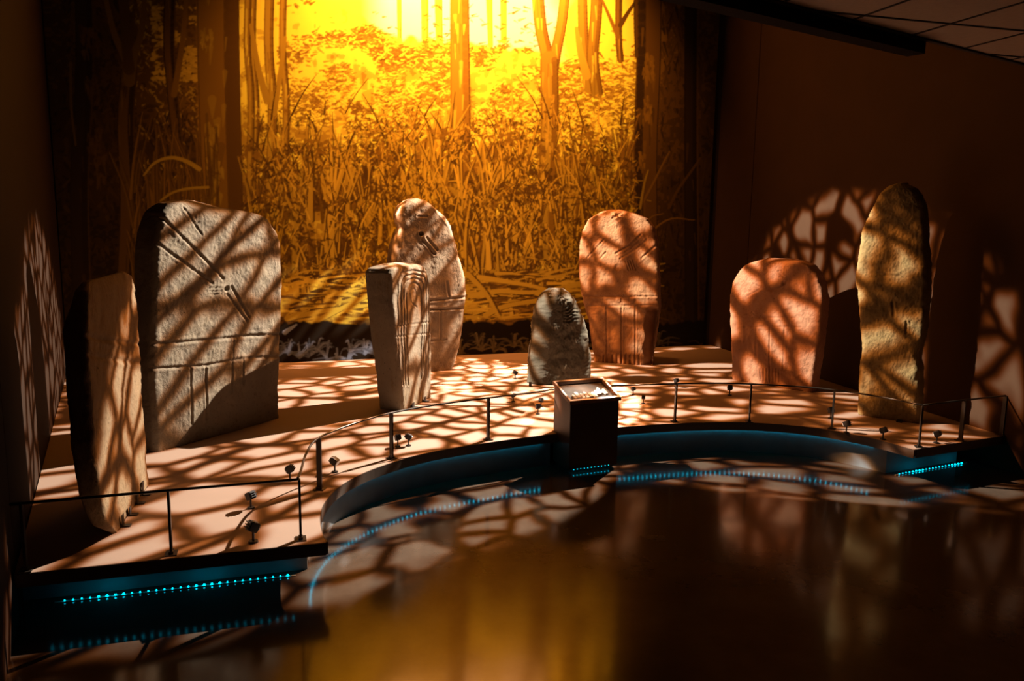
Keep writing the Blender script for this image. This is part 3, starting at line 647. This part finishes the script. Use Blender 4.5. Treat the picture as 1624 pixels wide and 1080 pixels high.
# ------------------------------------------------------------------ small spotlights on the deck
def make_spot_proto():
    root = empty('mini_spotlight', (0, 0, ZP), '', 'spotlight', 'small spotlights on the deck')
    bm = bmesh.new(); bmesh.ops.create_cone(bm, cap_ends=True, segments=16, radius1=.022, radius2=.020, depth=.008, matrix=Matrix.Translation((0, 0, .0045))); bm_obj('base', bm, M_black, root)
    bm = bmesh.new(); bmesh.ops.create_cone(bm, cap_ends=True, segments=10, radius1=.0055, radius2=.0055, depth=.05, matrix=Matrix.Translation((0, 0, .033))); bm_obj('stem', bm, M_black, root)
    R = Matrix.Translation((0, 0, .075)) @ Matrix.Rotation(math.radians(28), 4, 'Y')
    bm = bmesh.new(); add_box(bm, (0, 0, 0), (.046, .044, .044)); bmesh.ops.bevel(bm, geom=bm.edges[:], offset=.004, segments=2, affect='EDGES')
    for k in (-1, 0, 1): add_box(bm, (-.027, 0, .012 * k), (.010, .038, .004))
    bmesh.ops.transform(bm, matrix=R, verts=bm.verts[:]); hd = bm_obj('head', bm, M_black, root)
    bm = bmesh.new(); bmesh.ops.create_cone(bm, cap_ends=True, segments=20, radius1=.019, radius2=.019, depth=.003, matrix=R @ Matrix.Translation((.0245, 0, 0)) @ Matrix.Rotation(math.pi / 2, 4, 'Y')); l = bm_obj('lens', bm, M_lens, hd); l['label'] = 'pale frosted lens'
    return root
proto = make_spot_proto()
def copy_tree(o, parent=None):
    c = o.copy(); COL.objects.link(c); c.parent = parent
    for ch in [x for x in COL.objects if x.parent == o]: copy_tree(ch, c)
    return c
spots = [((402, 860), 'front-most of the small black spotlights, pale lens showing, inside the left rail corner', 40, 1.25),
         ((398, 806), 'small black spotlight behind the front-most one, on the left arm of the deck', 150, 1.1),
         ((460, 762), 'small black spotlight just left of the thick corner post', 190, 1.1),
         ((531, 749), 'small black spotlight with round pale lens just right of the thick corner post', -20, 1.1),
         ((631, 708), 'left one of a pair of small spotlights between the second and third curve posts', 120, 1.0),
         ((648, 707), 'right one of a pair of small spotlights between the second and third curve posts', 10, 1.0),
         ((853, 657), 'front one of two small spotlights standing close together left of the lectern', 100, 1.0),
         ((858, 645), 'rear one of two small spotlights standing close together left of the lectern', 60, .9),
         ((814, 637), 'small spotlight behind the rail, left of the pair beside the lectern', 160, .85),
         ((817, 601), 'small spotlight left of the small dark greenish stone', 30, 1.0),
         ((1004, 626), 'small spotlight right of the lectern, behind the rail and left of the other two', 120, .85),
         ((1020, 640), 'small spotlight right of the lectern, in front of the rail line', 80, .85),
         ((1072, 614), 'small spotlight directly behind the first post right of the lectern', 120, 1.0),
         ((1157, 627), 'small spotlight in front of the left foot of the pink stone', 90, 1.1),
         ((1317, 664), 'small spotlight beside the thin post between the pink and ochre stones', 100, 1.1),
         ((1342, 686.5), 'small spotlight at the deck edge below the thin post right of the pink stone', 120, 1.1),
         ((1400, 697), 'small spotlight in front of the tall ochre stone near the deck edge', 130, 1.1),
         ((1485, 703), 'rightmost of the small spotlights, on the right arm of the deck', 150, 1.1)]
for i, (q, lab, rz, sc) in enumerate(spots):
    o = proto if i == 0 else copy_tree(proto)
    o.location = tuple(at(*q)); o.rotation_euler = (0, 0, math.radians(rz)); o.scale = (sc, sc, sc); o['label'] = lab

# ------------------------------------------------------------------ painted forest mural (a flat print: the picture is painted stroke by stroke here)
PX0, PY0, PW, PH = 80, -180, 1070, 800        # picture frame, in survey pixels of the photograph
CAN = np.zeros((PH, PW, 3), np.float32)
SKY = np.array((1.0, .98, .95)); L1 = np.array((.88, .82, .08)); L2 = np.array((.44, .31, .03)); MD = np.array((.20, .115, .012)); DK = np.array((.085, .046, .007)); DD = np.array((.026, .015, .005))
def vnoise(sx, sy, seed):
    r = np.random.default_rng(seed); gx, gy = int(PW / sx) + 3, int(PH / sy) + 3; g = r.random((gy, gx))
    x = np.arange(PW) / sx; y = np.arange(PH) / sy; x0 = x.astype(int); y0 = y.astype(int); fx = x - x0; fy = y - y0; fx = fx * fx * (3 - 2 * fx); fy = fy * fy * (3 - 2 * fy)
    a = g[np.ix_(y0, x0)]; b = g[np.ix_(y0, x0 + 1)]; c = g[np.ix_(y0 + 1, x0)]; d = g[np.ix_(y0 + 1, x0 + 1)]
    return (a * (1 - fx) + b * fx) * (1 - fy)[:, None] + (c * (1 - fx) + d * fx) * fy[:, None]
def cap(x0, y0, x1, y1, r0, r1, col, al=1.0):
    x0 -= PX0; x1 -= PX0; y0 -= PY0; y1 -= PY0; R = max(r0, r1) + 1.5
    ax, bx = int(max(0, min(x0, x1) - R)), int(min(PW, max(x0, x1) + R + 1)); ay, by = int(max(0, min(y0, y1) - R)), int(min(PH, max(y0, y1) + R + 1))
    if ax >= bx or ay >= by: return
    X = np.arange(ax, bx)[None, :]; Y = np.arange(ay, by)[:, None]; ex, ey = x1 - x0, y1 - y0
    t = np.clip(((X - x0) * ex + (Y - y0) * ey) / (ex * ex + ey * ey + 1e-6), 0, 1); d = np.hypot(X - x0 - t * ex, Y - y0 - t * ey)
    a = (np.clip(r0 + (r1 - r0) * t - d + .5, 0, 1) * al)[..., None]; s = CAN[ay:by, ax:bx]; s += (col - s) * a
def stroke(pts, w0, w1, col, al=1.0, n=5):
    P_ = smooth_curve([(a, b) for a, b in pts], n) if len(pts) > 2 else [np.array(p, float) for p in pts]; k = len(P_) - 1
    for i in range(k):
        cap(*P_[i], *P_[i + 1], w0 + (w1 - w0) * i / k, w0 + (w1 - w0) * (i + 1) / k, col, al)
def pick(a, b): return a + (b - a) * RNG.random()
yy = np.arange(PH)[:, None] + PY0; xx = np.arange(PW)[None, :] + PX0
n1_, n2_, n3_ = vnoise(38, 30, 1), vnoise(13, 10, 2), vnoise(7, 26, 3)
# ground colours of the picture: pale sky at the top middle, light thicket, darker undergrowth, dark margins
lightness = np.interp(yy, [-180, 60, 130, 240, 330, 430, 505, 520, 620], [1, 1, .90, .74, .60, .52, .44, .0, .0]) + .35 * (n1_ - .5) + .22 * (n2_ - .5) + .2 * (n3_ - .5)
margin = np.interp(xx, [80, 130, 200, 310, 318, 440, 1000, 1015, 1060, 1150], [.0, .02, .10, .22, .62, .95, 1, .34, .12, .0])
lightness = lightness * (.25 + .75 * margin) - (1 - margin) * .15
lightness = np.clip(lightness, 0, 1); lightness = .25 * lightness + .75 * (np.floor(lightness * 8 + 1.2 * (vnoise(5, 4, 21) - .5)) + .5) / 8
tab = np.array([0, .18, .42, .62, .82, 1.0])
for c in range(3): CAN[..., c] = np.interp(lightness, tab, [DD[c], DK[c], MD[c], L2[c], L1[c], L1[c]])
skym = np.clip((np.interp(xx, [440, 480, 560, 620, 760, 850, 900, 1000, 1010], [-60, 0, 24, 60, 72, 84, 104, 104, 60]) + 14 * (n2_ - .5) - yy) / 8, 0, 1) * ((xx > 445) & (xx < 1012))
kw = np.clip(np.minimum((xx - 560 + 40 * (n1_ - .5)) / 60, (905 - xx + 30 * (n1_ - .5)) / 40), 0, 1)[..., None]; skyc = SKY * kw + L1 * 1.04 * (1 - kw)
CAN += (skyc - CAN) * skym[..., None]
def dens(x, y):
    i, j = int(min(max(y - PY0, 0), PH - 1)), int(min(max(x - PX0, 0), PW - 1)); return n1_[i, j]
# distant pale trunks in the sky
for x, w in ((632, 5), (672, 8), (695, 8), (776, 6), (797, 7)):
    stroke([(x, -180), (x + pick(-2, 2), -60), (x + 2, 70 + pick(-15, 5))], w * .9, w * .7, L1 * .95); stroke([(x + w * .6, -180), (x + w * .7, 60)], 1.2, 1.0, L2)
# leaf dabs of the sunny thicket
def leaves(N, xr, yr, cols, ln, wd, thr, ang=(-.6, .9), al=(.7, 1)):
    for _ in range(N):
        x, y = pick(*xr), pick(*yr)
        if dens(x, y) < thr + .25 * (RNG.random() - .5): continue
        if y < 110 and 440 < x < 1012 and skym[int(y - PY0), int(x - PX0)] > .4 and RNG.random() < .9: continue
        a = pick(*ang) * (1 if RNG.random() < .6 else -1); l = pick(*ln); w = pick(*wd); c = cols[int(RNG.integers(len(cols)))]
        cap(x, y, x + l * math.cos(a), y + l * math.sin(a), w, w * .3, c, pick(*al))
leaves(1500, (440, 1010), (-10, 120), [L2 * .8, MD, MD * 1.2], (5, 13), (1, 2.3), .55)
leaves(4200, (440, 1010), (80, 260), [MD, DK, MD * 1.2], (4, 12), (1, 2.6), .47)
leaves(2200, (440, 1010), (110, 290), [L1, L1 * .9], (4, 11), (1, 2.2), .40)
leaves(2600, (380, 1010), (190, 330), [MD, DK, DK], (4, 10), (1, 2.6), .40, (.3, 1.4))
leaves(3400, (380, 1010), (280, 450), [DK, DK, MD * .8], (4, 10), (1, 2.6), .38, (.6, 1.5))
leaves(1500, (380, 1010), (260, 450), [L2, L2 * 1.1], (4, 11), (.8, 1.8), .40, (.7, 1.5))
leaves(900, (200, 345), (0, 320), [DK, MD, L2 * .8], (4, 11), (1, 2.4), .40, (.4, 1.4))
leaves(600, (240, 312), (10, 130), [L2, L2 * 1.2], (4, 9), (1.4, 3), .5)
leaves(700, (200, 320), (180, 420), [DD, DK], (6, 16), (1, 2.8), .35, (1.1, 1.55))
leaves(500, (100, 210), (0, 520), [DD, DK * .8, MD * .35], (6, 20), (1.5, 4), .35, (.8, 1.5))
leaves(500, (1045, 1125), (-20, 540), [DD, DK * .7, MD * .3], (6, 24), (1, 2.4), .35, (1.1, 1.5))
def patch(x, y, w, h, col, n=26, al=.7):      # irregular patch of light or moss on bark
    for _ in range(n):
        a, b = pick(-w, w), pick(0, h); cap(x + a, y + b, x + a + pick(-2, 3), y + b + pick(.1, .35) * h, pick(.8, w * .35), pick(.6, 1.4), col * pick(.8, 1.15), al)
leaves(4200, (440, 1010), (20, 215), [L2 * .7, MD, MD * 1.3], (3, 9), (.8, 1.9), .36)
leaves(2600, (445, 1010), (55, 175), [L2 * .72, MD * 1.25, L2 * .9], (4, 11), (.9, 2.2), .28, (-.3, .8))
leaves(700, (440, 640), (-5, 110), [MD, L2 * .6], (4, 11), (1, 2.6), .42)
leaves(1500, (440, 1010), (60, 230), [L1, L1 * .95], (4, 10), (1, 2.2), .3)
# big trunks, back to front
def trunk(pts, w0, w1, base, shade, lit, k=14, side=1):
    stroke(pts, w0, w1, base, 1, 8)
    P_ = smooth_curve(pts, 12)
    for i in range(len(P_) - 1):
        f = i / (len(P_) - 1); w = w0 + (w1 - w0) * f
        cap(P_[i][0] + side * w * .62, P_[i][1], P_[i + 1][0] + side * w * .62, P_[i + 1][1], w * .36, w * .36, shade, .75)
        cap(P_[i][0] + side * w * .95, P_[i][1], P_[i + 1][0] + side * w * .95, P_[i + 1][1], 1.3, 1.3, DK, .8); cap(P_[i][0] - side * w * .95, P_[i][1], P_[i + 1][0] - side * w * .95, P_[i + 1][1], 1.0, 1.0, shade, .8)
    for _ in range(k):
        i = int(RNG.integers(1, len(P_) - 2)); f = i / len(P_); w = w0 + (w1 - w0) * f; u = pick(-.8, .5); l = pick(10, 34)
        cap(P_[i][0] + u * w, P_[i][1], P_[i][0] + u * w + pick(-2, 2), P_[i][1] + l, pick(1, w * .22), .8, lit if RNG.random() < .6 else shade, .45)
trunk([(728, -180), (729, 40), (730, 200), (726, 330)], 14, 17, L2 * .72, MD * 1.15, L1 * .85, 30)
trunk([(846, -120), (856, 30), (868, 90), (871, 130)], 9, 10, L2 * .85, MD * 1.1, L1, 8); trunk([(905, -120), (893, 20), (880, 90), (873, 140)], 7, 9, L2 * .8, MD * 1.3, L1, 8)
trunk([(871, 95), (872, 180), (869, 260), (867, 330), (866, 400)], 14, 13, L2 * .75, MD * .9, L2 * 1.35, 30)
trunk([(922, -150), (924, 20), (927, 80), (934, 140)], 7, 8, L2 * .7, MD, L1, 8); trunk([(950, -150), (946, 10), (940, 90), (947, 148)], 9, 9, L2 * .6, MD * .8, L1 * .9, 12); stroke([(914, 45), (920, 80), (930, 120)], 3, 7, L2)
trunk([(984, -150), (981, 40), (984, 96)], 5, 4.5, MD, DK, L2, 5); stroke([(955, 0), (968, 30), (980, 58)], 2, 3.5, MD); stroke([(1010, 0), (996, 20), (984, 40)], 2, 4, DK)
trunk([(1012, -150), (1010, 20), (1012, 90)], 5, 4, DK, DD, MD, 3)
for x, yb, w in ((430, 330, 7), (404, 300, 5), (396, 420, 5), (452, 330, 5)):
    trunk([(x + 3, -150), (x - 4, 60), (x + 2, 170), (x - 3, yb)], w, w, L2 * .85, MD * .9, L1 * .9, 10)
stroke([(398, 40), (410, 110), (424, 160)], 3, 6, L2 * .8); stroke([(452, 60), (444, 120), (434, 180)], 3, 5, L2 * .8)
trunk([(345, -180), (346, 60), (349, 200), (353, 330), (356, 480)], 34, 33, MD * .92, DK * 1.05, L2 * .72, 16)
for x, y, w, h in ((328, 45, 9, 30), (335, 190, 12, 50), (338, 250, 14, 60), (330, 300, 9, 40)): patch(x, y, w, h, L2 * .7)
for i in range(26): cap(pick(322, 348), pick(180, 330), pick(322, 350), pick(200, 350), pick(1, 3), .8, DK, .6)
trunk([(278, -150), (268, 40), (272, 130), (284, 250)], 9, 8, DK * 1.3, DD, MD, 8); stroke([(298, -40), (290, 60), (276, 150)], 3, 5, MD * .9)
trunk([(205, 110), (199, 200), (204, 330), (196, 520)], 13, 15, DK * 1.25, DD, MD * .9, 16); stroke([(160, -40), (180, 50), (200, 95), (205, 130)], 3, 8, MD * .8); stroke([(232, -60), (226, 40), (212, 90), (206, 130)], 3, 8, MD * .7); stroke([(196, -60), (200, 60), (205, 110)], 6, 9, DK)
trunk([(130, -150), (134, 100), (126, 300), (132, 540)], 14, 15, DD * 1.3, DD, DK, 6); stroke([(112, 100), (113, 170), (120, 230)], 2.5, 1.5, MD * .6)
for x, y, w in ((146, 120, 10), (150, 200, 11), (158, 245, 9), (143, 40, 12)): patch(x, y, w, 44, DK * 1.2)
trunk([(1030, -150), (1029, 80), (1024, 240), (1026, 430)], 20, 18, DK * 1.15, DD, MD * .8, 14, -1)
for x, y, w, h in ((1028, 85, 8, 40), (1026, 150, 7, 40), (1018, 240, 6, 30)): patch(x, y, w, h, MD * .95)
trunk([(1098, -150), (1096, 200), (1098, 540)], 10, 11, DD, DD * .6, DK, 5)
for _ in range(260):      # dark hollows between the stems
    x, y = pick(385, 1005), pick(230, 440)
    for k in range(4): cap(x + pick(-8, 8), y + pick(-10, 10), x + pick(-9, 9), y + pick(-14, 14), pick(2, 5), pick(1, 3), (MD if y < 270 else DK) * pick(.7, 1.25), .8)
# saplings and stems of the undergrowth
def stem(pts, w0, w1, c, al=1):
    stroke([(x + w0 * .9 + .7, y) for x, y in pts], w0 * .7, max(.7, w1 * .7), DK, .85); stroke(pts, w0, w1, c, al)
def sapling(x, yb, h, w, c, n=6):
    top = yb - h; fy = yb - h * pick(.30, .45); stem([(x, yb), (x + pick(-3, 3), (yb + fy) / 2), (x + pick(-2, 2), fy)], w, w * .85, c)
    for k in range(n):
        s = (k - (n - 1) / 2) / n * 2 + pick(-.15, .15); l = pick(.6, 1.0) * (fy - top)
        stem([(x, fy + pick(-6, 10)), (x + s * l * .22, fy - l * .45), (x + s * l * .42 + pick(-4, 4), fy - l)], w * .55, .7, c * pick(.85, 1.15))
sapling(524, 420, 250, 6.5, L2 * 1.12, 7); sapling(660, 440, 280, 5, L2, 8); sapling(585, 430, 230, 3.5, L2 * .95, 7); sapling(700, 400, 260, 4, L2 * .9, 7)
sapling(470, 470, 300, 5, L2 * .85, 6); sapling(625, 400, 170, 3, L2, 6); sapling(780, 400, 210, 3, L2 * 1.05, 7); sapling(815, 420, 260, 4, L2, 8); sapling(905, 410, 190, 3.5, L2 * .8, 7); sapling(958, 420, 210, 3, L2 * .75, 7); sapling(988, 330, 150, 2.5, MD, 6)
for _ in range(70):
    x, yb = pick(385, 1010), pick(330, 505); h = pick(40, 150); s = pick(-.35, .35); c = (L2 * pick(.7, 1.15)) if RNG.random() < .72 else MD * pick(.6, 1)
    stem([(x, yb), (x + s * h * .3, yb - h * .5), (x + s * h * .9, yb - h)], pick(.9, 3.6), .6, c)
for _ in range(120):
    x, yb = pick(205, 330), pick(300, 520); h = pick(40, 140); s = pick(-.35, .35)
    stem([(x, yb), (x + s * h * .3, yb - h * .5), (x + s * h * .9, yb - h)], pick(1.0, 2.6), .6, MD * pick(.5, 1.1))
# arching fronds
def fan(x, y, r, n, a0, a1, c, w=1.8):
    n = max(4, n * 2 // 3)
    for k in range(n):
        if RNG.random() < .15: continue
        a = a0 + (a1 - a0) * k / (n - 1) + pick(-.06, .06); l = r * pick(.7, 1.05); dr = .32 * abs(math.cos(a)) * l
        stem([(x, y), (x + l * .55 * math.cos(a), y - l * .62 * math.sin(a)), (x + l * math.cos(a), y - l * .85 * math.sin(a) + dr * .55)], w, .6, c * pick(.8, 1.15))
fan(770, 330, 120, 13, .25, 2.7, L2 * .95, 2.2); fan(762, 445, 130, 12, .2, 2.4, L2 * .95, 2.6); fan(700, 455, 90, 8, .6, 2.6, L2 * .9); fan(960, 330, 110, 10, .4, 2.6, L2 * .7); fan(850, 330, 90, 9, .4, 2.8, L2 * .9); fan(1000, 400, 130, 9, .7, 2.4, MD * .9); fan(900, 450, 90, 9, .3, 2.7, L2 * .7)
fan(560, 470, 100, 8, .5, 2.6, L2 * .8); fan(470, 300, 90, 8, .6, 2.4, L2); fan(650, 230, 90, 9, .5, 2.6, L2 * 1.1)
stem([(228, 278), (246, 258), (272, 250), (296, 256), (316, 268)], 1.6, 3.6, L2 * .85); stem([(255, 318), (275, 305), (300, 299), (330, 297)], 1.6, 2.2, L2 * .75)
stem([(1060, 330), (1075, 300), (1095, 272), (1110, 250)], 1.6, .7, DK); stem([(1020, 320), (1036, 290), (1050, 262), (1062, 240)], 2, .8, MD * .8); stem([(1015, 330), (1022, 290), (1028, 270)], 2, 1, L2 * .6)
leaves(1500, (385, 1010), (170, 330), [MD, DK, MD * 1.2], (3, 8), (.8, 2.3), .36, (.2, 1.4))
leaves(1300, (385, 1010), (300, 440), [DK, DK * .8, MD], (3, 9), (.8, 2.4), .36, (.5, 1.5))
leaves(900, (385, 1010), (150, 420), [L2, L2 * 1.2], (3, 8), (.7, 1.6), .4, (.3, 1.5))
for _ in range(26):
    x, yb = pick(385, 1010), pick(330, 500); h = pick(60, 190); s = pick(-.22, .22); c = L2 * pick(.8, 1.2)
    stem([(x, yb), (x + s * h * .25 + pick(-3, 3), yb - h * .5), (x + s * h * .8, yb - h)], pick(1.8, 5.0), .8, c)
    if RNG.random() < .6: stem([(x + s * h * .2, yb - h * .42), (x + s * h * .5 + pick(-24, 24), yb - h * .85)], 1.8, .6, c)
for _ in range(190):     # thin twigs, pale and dark
    x, yb = pick(400, 1005), pick(180, 480); h = pick(18, 70); s = pick(-.7, .7); c = L2 * pick(1.0, 1.35) if RNG.random() < .5 else DK * pick(.7, 1.2)
    stroke([(x, yb), (x + s * h * .4, yb - h * .5), (x + s * h * .95, yb - h)], pick(.7, 1.9), .5, c)
leaves(1500, (400, 1008), (215, 450), [DK, DK * .75, MD * .8], (5, 13), (1.2, 3.0), .46, (.45, 1.5))
leaves(900, (400, 1008), (200, 440), [L2 * 1.15, L2], (4, 9), (.8, 1.8), .42, (.3, 1.5))
for x, y, w in ((560, 175, 22), (500, 235, 26), (700, 215, 26), (800, 215, 24), (930, 215, 30), (960, 265, 36), (600, 300, 28), (900, 330, 34), (480, 380, 26), (840, 300, 22)):     # dark clumps of foliage
    for k in range(26):
        a, b = RNG.normal(0, w * .6), RNG.normal(0, w * .32); an_ = pick(-.5, .9); l = pick(5, 12); cap(x + a, y + b, x + a + l * math.cos(an_), y + b + l * math.sin(an_), pick(1.2, 3), .6, (MD if y < 240 else DK) * pick(.8, 1.2), .85)
# forest floor: fallen branches and litter
for _ in range(420):
    x, y = pick(440, 1010), pick(432, 512); l = pick(14, 70); a = pick(-.28, .22); c = (L2 * pick(.75, 1.2)) if RNG.random() < .55 else DK * pick(.6, 1.2)
    stroke([(x, y), (x + l * .5, y + l * .5 * a - pick(0, 4)), (x + l, y + l * a)], pick(1, 2.8), .7, c)
for p in ([(480, 520), (540, 490), (600, 462), (640, 452)], [(455, 505), (520, 492), (590, 484)], [(760, 440), (800, 446), (850, 455), (900, 470)], [(745, 470), (790, 462), (840, 464), (890, 458)], [(770, 500), (800, 486), (850, 478), (900, 480)], [(742, 435), (770, 465), (790, 500)], [(900, 455), (960, 440), (1010, 430)], [(640, 500), (690, 480), (740, 474)]):
    stem(p, 4.2, 2.2, L2 * pick(.85, 1.1))
# dark band of blue-grey plants along the bottom edge
rag = 509 + 9 * (vnoise(22, 900, 9)[:1] - .5) + 6 * (vnoise(6, 900, 10)[:1] - .5)
bm_ = np.clip((yy - rag) / 3, 0, 1); CAN += (DD * .3 - CAN) * bm_[..., None]
BLU = np.array((.13, .16, .22)); OLV = np.array((.13, .10, .05))
for cx_ in range(110, 1120, 15):
    cx0, cy0 = cx_ + pick(-8, 8), pick(545, 580); cc_ = BLU if cx_ < 620 else OLV
    for k in range(9):
        a = pick(.15, 3.0); l = pick(14, 42); c = cc_ * pick(.25, 1.0)
        stroke([(cx0, cy0), (cx0 + l * .5 * math.cos(a), cy0 - l * .6 * math.sin(a)), (cx0 + l * math.cos(a), cy0 - l * .7 * math.sin(a) + 3)], pick(1.0, 2.6), .6, c, pick(.4, 1))
cap(452, 527, 470, 515, 4, 1.5, BLU * 1.5); CAN = np.clip(CAN, 0, 1)

# the hung panel itself: front face carries the print as a fine colour attribute
mur_n = np.append(bnrm, 0); m0 = np.append(BL + bnrm * .045 + bdir * .02, ZP); MW_ = np.dot(on_plane(1122, 400, m0, mur_n) - m0, np.append(bdir, 0)); MH_ = 6.0 - ZP - .004
nx, nz = 1000, 640
gs = np.linspace(0, MW_, nx); gz = np.linspace(.004, MH_, nz) ; Gs, Gz = np.meshgrid(gs, gz)
pts = m0[None, None, :] + Gs[..., None] * np.append(bdir, 0) + Gz[..., None] * np.array([0, 0, 1.0])
vv = pts - CP; wv = vv @ FW; ix = 812 + F * (vv @ CR) / wv - PX0; iy = 540 - F * (vv @ CU) / wv - PY0
ix = np.clip(ix, 0, PW - 1.01); iy = np.clip(iy, 0, PH - 1.01); x0i = ix.astype(int); y0i = iy.astype(int); fx = (ix - x0i)[..., None]; fy = (iy - y0i)[..., None]
colr = (CAN[y0i, x0i] * (1 - fx) + CAN[y0i, x0i + 1] * fx) * (1 - fy) + (CAN[y0i + 1, x0i] * (1 - fx) + CAN[y0i + 1, x0i + 1] * fx) * fy
org = m0 + np.append(bdir, 0) * MW_ / 2
co = (pts - org).reshape(-1, 3)
me = bpy.data.meshes.new('forest_mural'); me.vertices.add(nx * nz); me.vertices.foreach_set('co', co.ravel().astype(np.float32))
i, j = np.meshgrid(np.arange(nz - 1), np.arange(nx - 1), indexing='ij'); q = np.stack([i * nx + j, i * nx + j + 1, (i + 1) * nx + j + 1, (i + 1) * nx + j], -1).reshape(-1, 4)
me.loops.add(q.size); me.loops.foreach_set('vertex_index', q.ravel().astype(np.int32)); me.polygons.add(len(q)); me.polygons.foreach_set('loop_start', (np.arange(len(q)) * 4).astype(np.int32)); me.update(calc_edges=True)
ca = me.color_attributes.new('print', 'FLOAT_COLOR', 'POINT'); ca.data.foreach_set('color', np.concatenate([colr.reshape(-1, 3), np.ones((nx * nz, 1))], 1).ravel().astype(np.float32))
mm = bpy.data.materials.new('printed_canvas'); mm.use_nodes = True; nt = mm.node_tree; b = nt.nodes['Principled BSDF']; b.inputs['Roughness'].default_value = .8; b.inputs['Specular IOR Level'].default_value = .1
at_ = nt.nodes.new('ShaderNodeAttribute'); at_.attribute_name = 'print'; nt.links.new(at_.outputs['Color'], b.inputs['Base Color'])
tn_ = nt.nodes.new('ShaderNodeTexNoise'); tn_.inputs['Scale'].default_value = 400; bu = nt.nodes.new('ShaderNodeBump'); bu.inputs['Strength'].default_value = .04; nt.links.new(tn_.outputs['Fac'], bu.inputs['Height']); nt.links.new(bu.outputs[0], b.inputs['Normal'])
me.materials.append(mm)
mur = empty('forest_mural', org, 'huge amber-lit painted forest backdrop hanging behind the standing stones', 'mural')
mo = bpy.data.objects.new('painted_canvas', me); link(mo, mur)
a_ = np.array((BL + bnrm * .043 + bdir * .02)); bk = wall_box('backing_board', a_, a_ + bdir * MW_, bnrm, ZP + .004, 6.0, M_backwall, None, t=.03); bk.parent = mur; bk.matrix_parent_inverse = Matrix.Translation(-Vector(tuple(org)))
